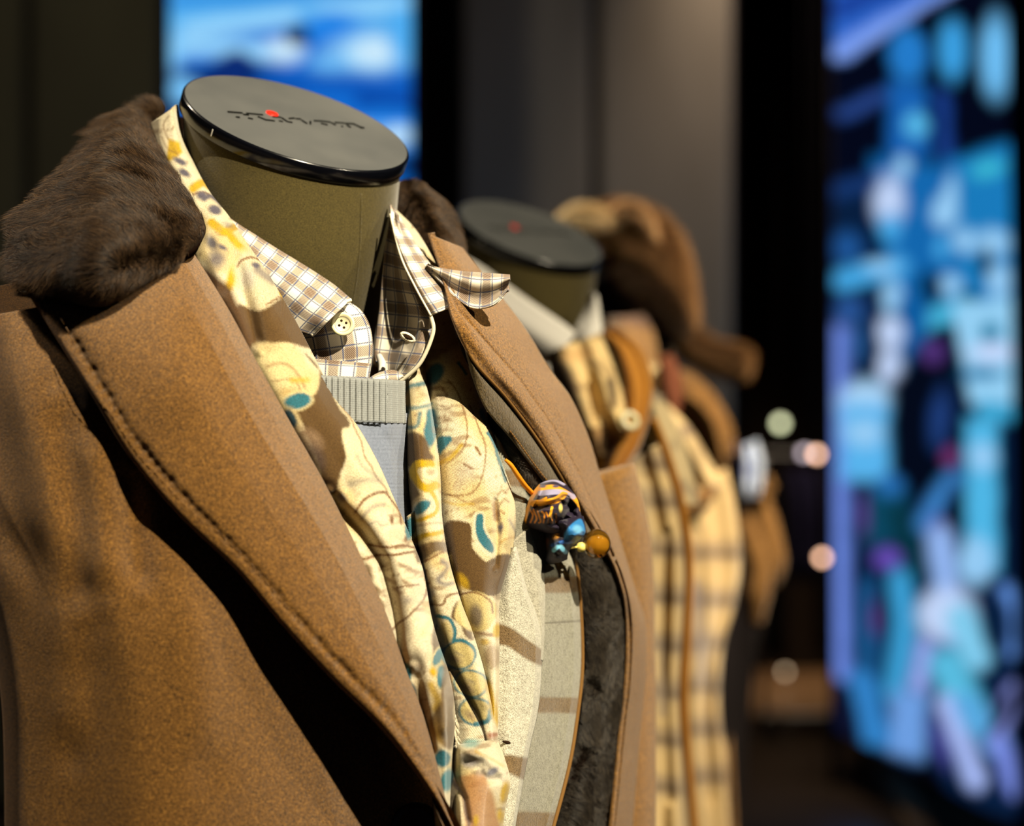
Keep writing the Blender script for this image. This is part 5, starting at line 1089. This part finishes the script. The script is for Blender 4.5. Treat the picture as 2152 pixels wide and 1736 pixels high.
g = grid([(1405, 1060), (1420, 1150), (1432, 1250), (1430, 1400), (1430, 1600), (1430, 1850)], [(1528, 985), (1546, 1070), (1557, 1180), (1545, 1270), (1520, 1360), (1512, 1480), (1524, 1600), (1540, 1850)],
         ((0, 0), (.4, -.014), (.7, -.004), (.9, -.010), (1, .014)), base=b3, rows=8, nu=70, nv=240, edge=.01, edgew=10, disp=(ridge([(1470, 1100), (1480, 1400), (1490, 1700)], 10, -.008),))
p = Paint(g, CRM); checks(p, 1430, 1560, (1160, 1260, 1350, 1440, 1530, 1630), -.02); p.line([(1462, 1230), (1470, 1320), (1475, 1420)], 26, (120, 112, 116), 10, .7)
sheet('front_panel', g, MAT['softprint'], c3, .005, p.c)
g = grid([(1330, 880), (1350, 930), (1390, 1010), (1432, 1076)], [(1402, 850), (1450, 900), (1492, 970), (1520, 1020)], ((0, 0), (.3, -.016), (.55, .006), (.8, -.014), (1, .006)), base=lambda x, y: b3(x, y)-.01, nu=60, nv=90, edge=.006, edgew=8)
p = Paint(g, (206, 182, 134)); p.cloud((120, 104, 92), .04, .3, .8, 6); p.ell(1415, 985, 38, 54, -30, (76, 66, 64), 10, .95); p.ell(1470, 940, 10, 34, -20, (110, 90, 66), 8, .7); p.line([(1350, 960), (1400, 1030)], 22, (120, 104, 90), 8, .8)  # dark ellipse paints the shaded hollow of the lapel
sheet('lapel', g, MAT['softprint'], c3, .005, p.c)
tube('pocket_welt', [P(1436, 1078, 2.49), P(1462, 1058, 2.50), P(1492, 1034, 2.52)], .008, MAT['brown'], c3, 10)
g = grid([(1436, 1084), (1462, 1066), (1490, 1044)], [(1448, 1096), (1472, 1080), (1494, 1062)], ((0, 0), (1, 0)), base=lambda x, y: b3(x, y)-.022, nu=10, nv=30)
sheet('pocket_mouth', g, MAT['hole'], c3, .001)
shellT('back_panel', T3, RG, MAT['brown'], c3, 150, 375)
shellT('front_panel', T3, RF_, MAT['cream'], c3, 100, 155)
shellT('front_panel', T3, [(z-.16, a*.8, b*.85) for z, a, b in RF_[:-2]], MAT['cream'], c3, 12, 70)
tie = empty('rust_tie', P(1405, 830, 2.55), 'rust brown knitted tie at the third mannequin neck', 'tie')
g = grid([(1380, 750, 2.59), (1386, 780, 2.57), (1390, 820, 2.55), (1405, 905, 2.53)], [(1414, 745, 2.61), (1428, 780, 2.58), (1436, 830, 2.56), (1418, 905, 2.53)], ((0, .006), (.5, -.008), (1, .006)), nu=20, nv=60, edge=.003, edgew=4)
sheet('blade', g, MAT['rust'], tie, .003)
w3 = empty('tan_shirt', P(1310, 740, 2.6), 'tan shirt and collar under the fur hat of the third mannequin', 'shirt')
g = grid([(1275, 668, 2.66), (1276, 690, 2.64), (1295, 730, 2.62), (1340, 800, 2.60)], [(1352, 662, 2.66), (1374, 700, 2.64), (1385, 760, 2.61), (1392, 860, 2.58)], ((0, 0), (.4, -.014), (.7, .002), (1, 0)), nu=40, nv=60, edge=.006, edgew=7)
p = Paint(g, (116, 88, 54)); p.line([(1260, 660), (1380, 680)], 24, (90, 70, 60), 6); p.poly([(1320, 770), (1400, 770), (1400, 870), (1330, 870)], (216, 196, 150), 8)
sheet('collar', g, MAT['softprint'], w3, .004, p.c)

# ================================================================== rearmost mannequin
h4 = empty('fur_hat', P(1500, 750, 3.3), 'small brown fur roll brim jutting out right behind the third mannequin', 'hat')
blob('brim', [(1405, 690, 3.34, .014, 0, .04), (1440, 712, 3.33, .020, 0, .05), (1480, 742, 3.32, .021, 0, .05), (1530, 757, 3.31, .021, 0, .05), (1562, 762, 3.31, .019, 0, .045), (1582, 766, 3.31, .008, 0, .02)], h4, MAT['furbase'], 12000, .010, MAT['furlight'])
blob('hat_band', [(1380, 640, 3.36, .02, 0, .05), (1420, 680, 3.36, .026, 0, .05), (1445, 730, 3.36, .02, 0, .04)], h4, MAT['furbase'], 5000, .008, MAT['fur'])
c4 = empty('dark_jacket', P(1560, 1100, 3.3), 'dark brown jacket of the rearmost mannequin', 'jacket')
tube('shoulder', [P(1392, 800, 3.30), P(1432, 812, 3.24), P(1470, 850, 3.20), P(1505, 905, 3.18), P(1530, 960, 3.18)], [.014, .022, .024, .022, .012], MAT['brown'], c4, 20)
tube('sleeve', [P(1588, 1030, 3.24), P(1608, 1100, 3.22), P(1624, 1180, 3.21), P(1620, 1230, 3.22)], [.014, .018, .018, .010], MAT['brown'], c4, 20, label='upper sleeve in brown wool')
tube('sleeve_fold', [P(1560, 1080, 3.20), P(1582, 1140, 3.18), P(1598, 1200, 3.17), P(1592, 1250, 3.17), P(1588, 1310, 3.18)], [.008, .014, .015, .017, .010], MAT['brown'], c4, 20)
g = grid([(1500, 960), (1510, 1100), (1510, 1300), (1500, 1500), (1500, 1850)], [(1600, 1040), (1622, 1150), (1610, 1300), (1580, 1450), (1560, 1850)], ((0, 0), (.5, -.02), (1, .03)), base=lambda x, y: 3.25+0*np.asarray(x, float)+0*np.asarray(y, float), nu=30, nv=80)
sheet('front_panel', g, MAT['dark'], c4, .006)
g = grid([(1525, 925), (1528, 980), (1532, 1040)], [(1556, 930), (1562, 985), (1560, 1045)], ((0, 0), (.5, -.01), (1, 0)), base=lambda x, y: 3.19+0*np.asarray(x, float)+0*np.asarray(y, float), nu=16, nv=30)
sheet('lapel', g, MAT['navy'], c4, .005)
shellT('back_panel', T4, [(z, a*.9, b*.9) for z, a, b in RG], MAT['dark'], c4, 150, 375)
shellT('front_panel', T4, [(z, a*.88, b*.9) for z, a, b in RF_], MAT['dark'], c4, 100, 155)
p4 = empty('pocket_square', P(1580, 985, 3.17), 'pale blue and white pocket square on the rearmost dark jacket', 'pocket square')
g = grid([(1556, 940, 3.17), (1552, 980, 3.16), (1550, 1020, 3.16), (1562, 1046, 3.17)], [(1592, 925, 3.18), (1604, 970, 3.165), (1602, 1020, 3.165), (1594, 1046, 3.175)], ((0, .006), (.3, -.012), (.55, .002), (.8, -.014), (1, .006)), nu=40, nv=50, edge=.006, edgew=6, disp=(ridge([(1560, 985), (1600, 990)], 6, -.006),))
p = Paint(g, (200, 216, 244)); p.poly([(1548, 940), (1566, 950), (1572, 1000), (1550, 1010)], (100, 110, 170), 5, .9)
sheet('cloth_fold', g, MAT['softprint'], p4, .003, p.c)
b4 = empty('lapel_flower', P(1614, 1020, 3.2), 'small tan cloth flower beside the pale blue pocket square', 'brooch')
for k in range(5):
    a_ = 2*math.pi*k/5; tube('petal', [P(1614, 1022, 3.2), P(1614+9*math.cos(a_), 1022+14*math.sin(a_), 3.195), P(1614+13*math.cos(a_), 1022+24*math.sin(a_), 3.2)], [.003, .006, .002], MAT['brown'], b4, 8)
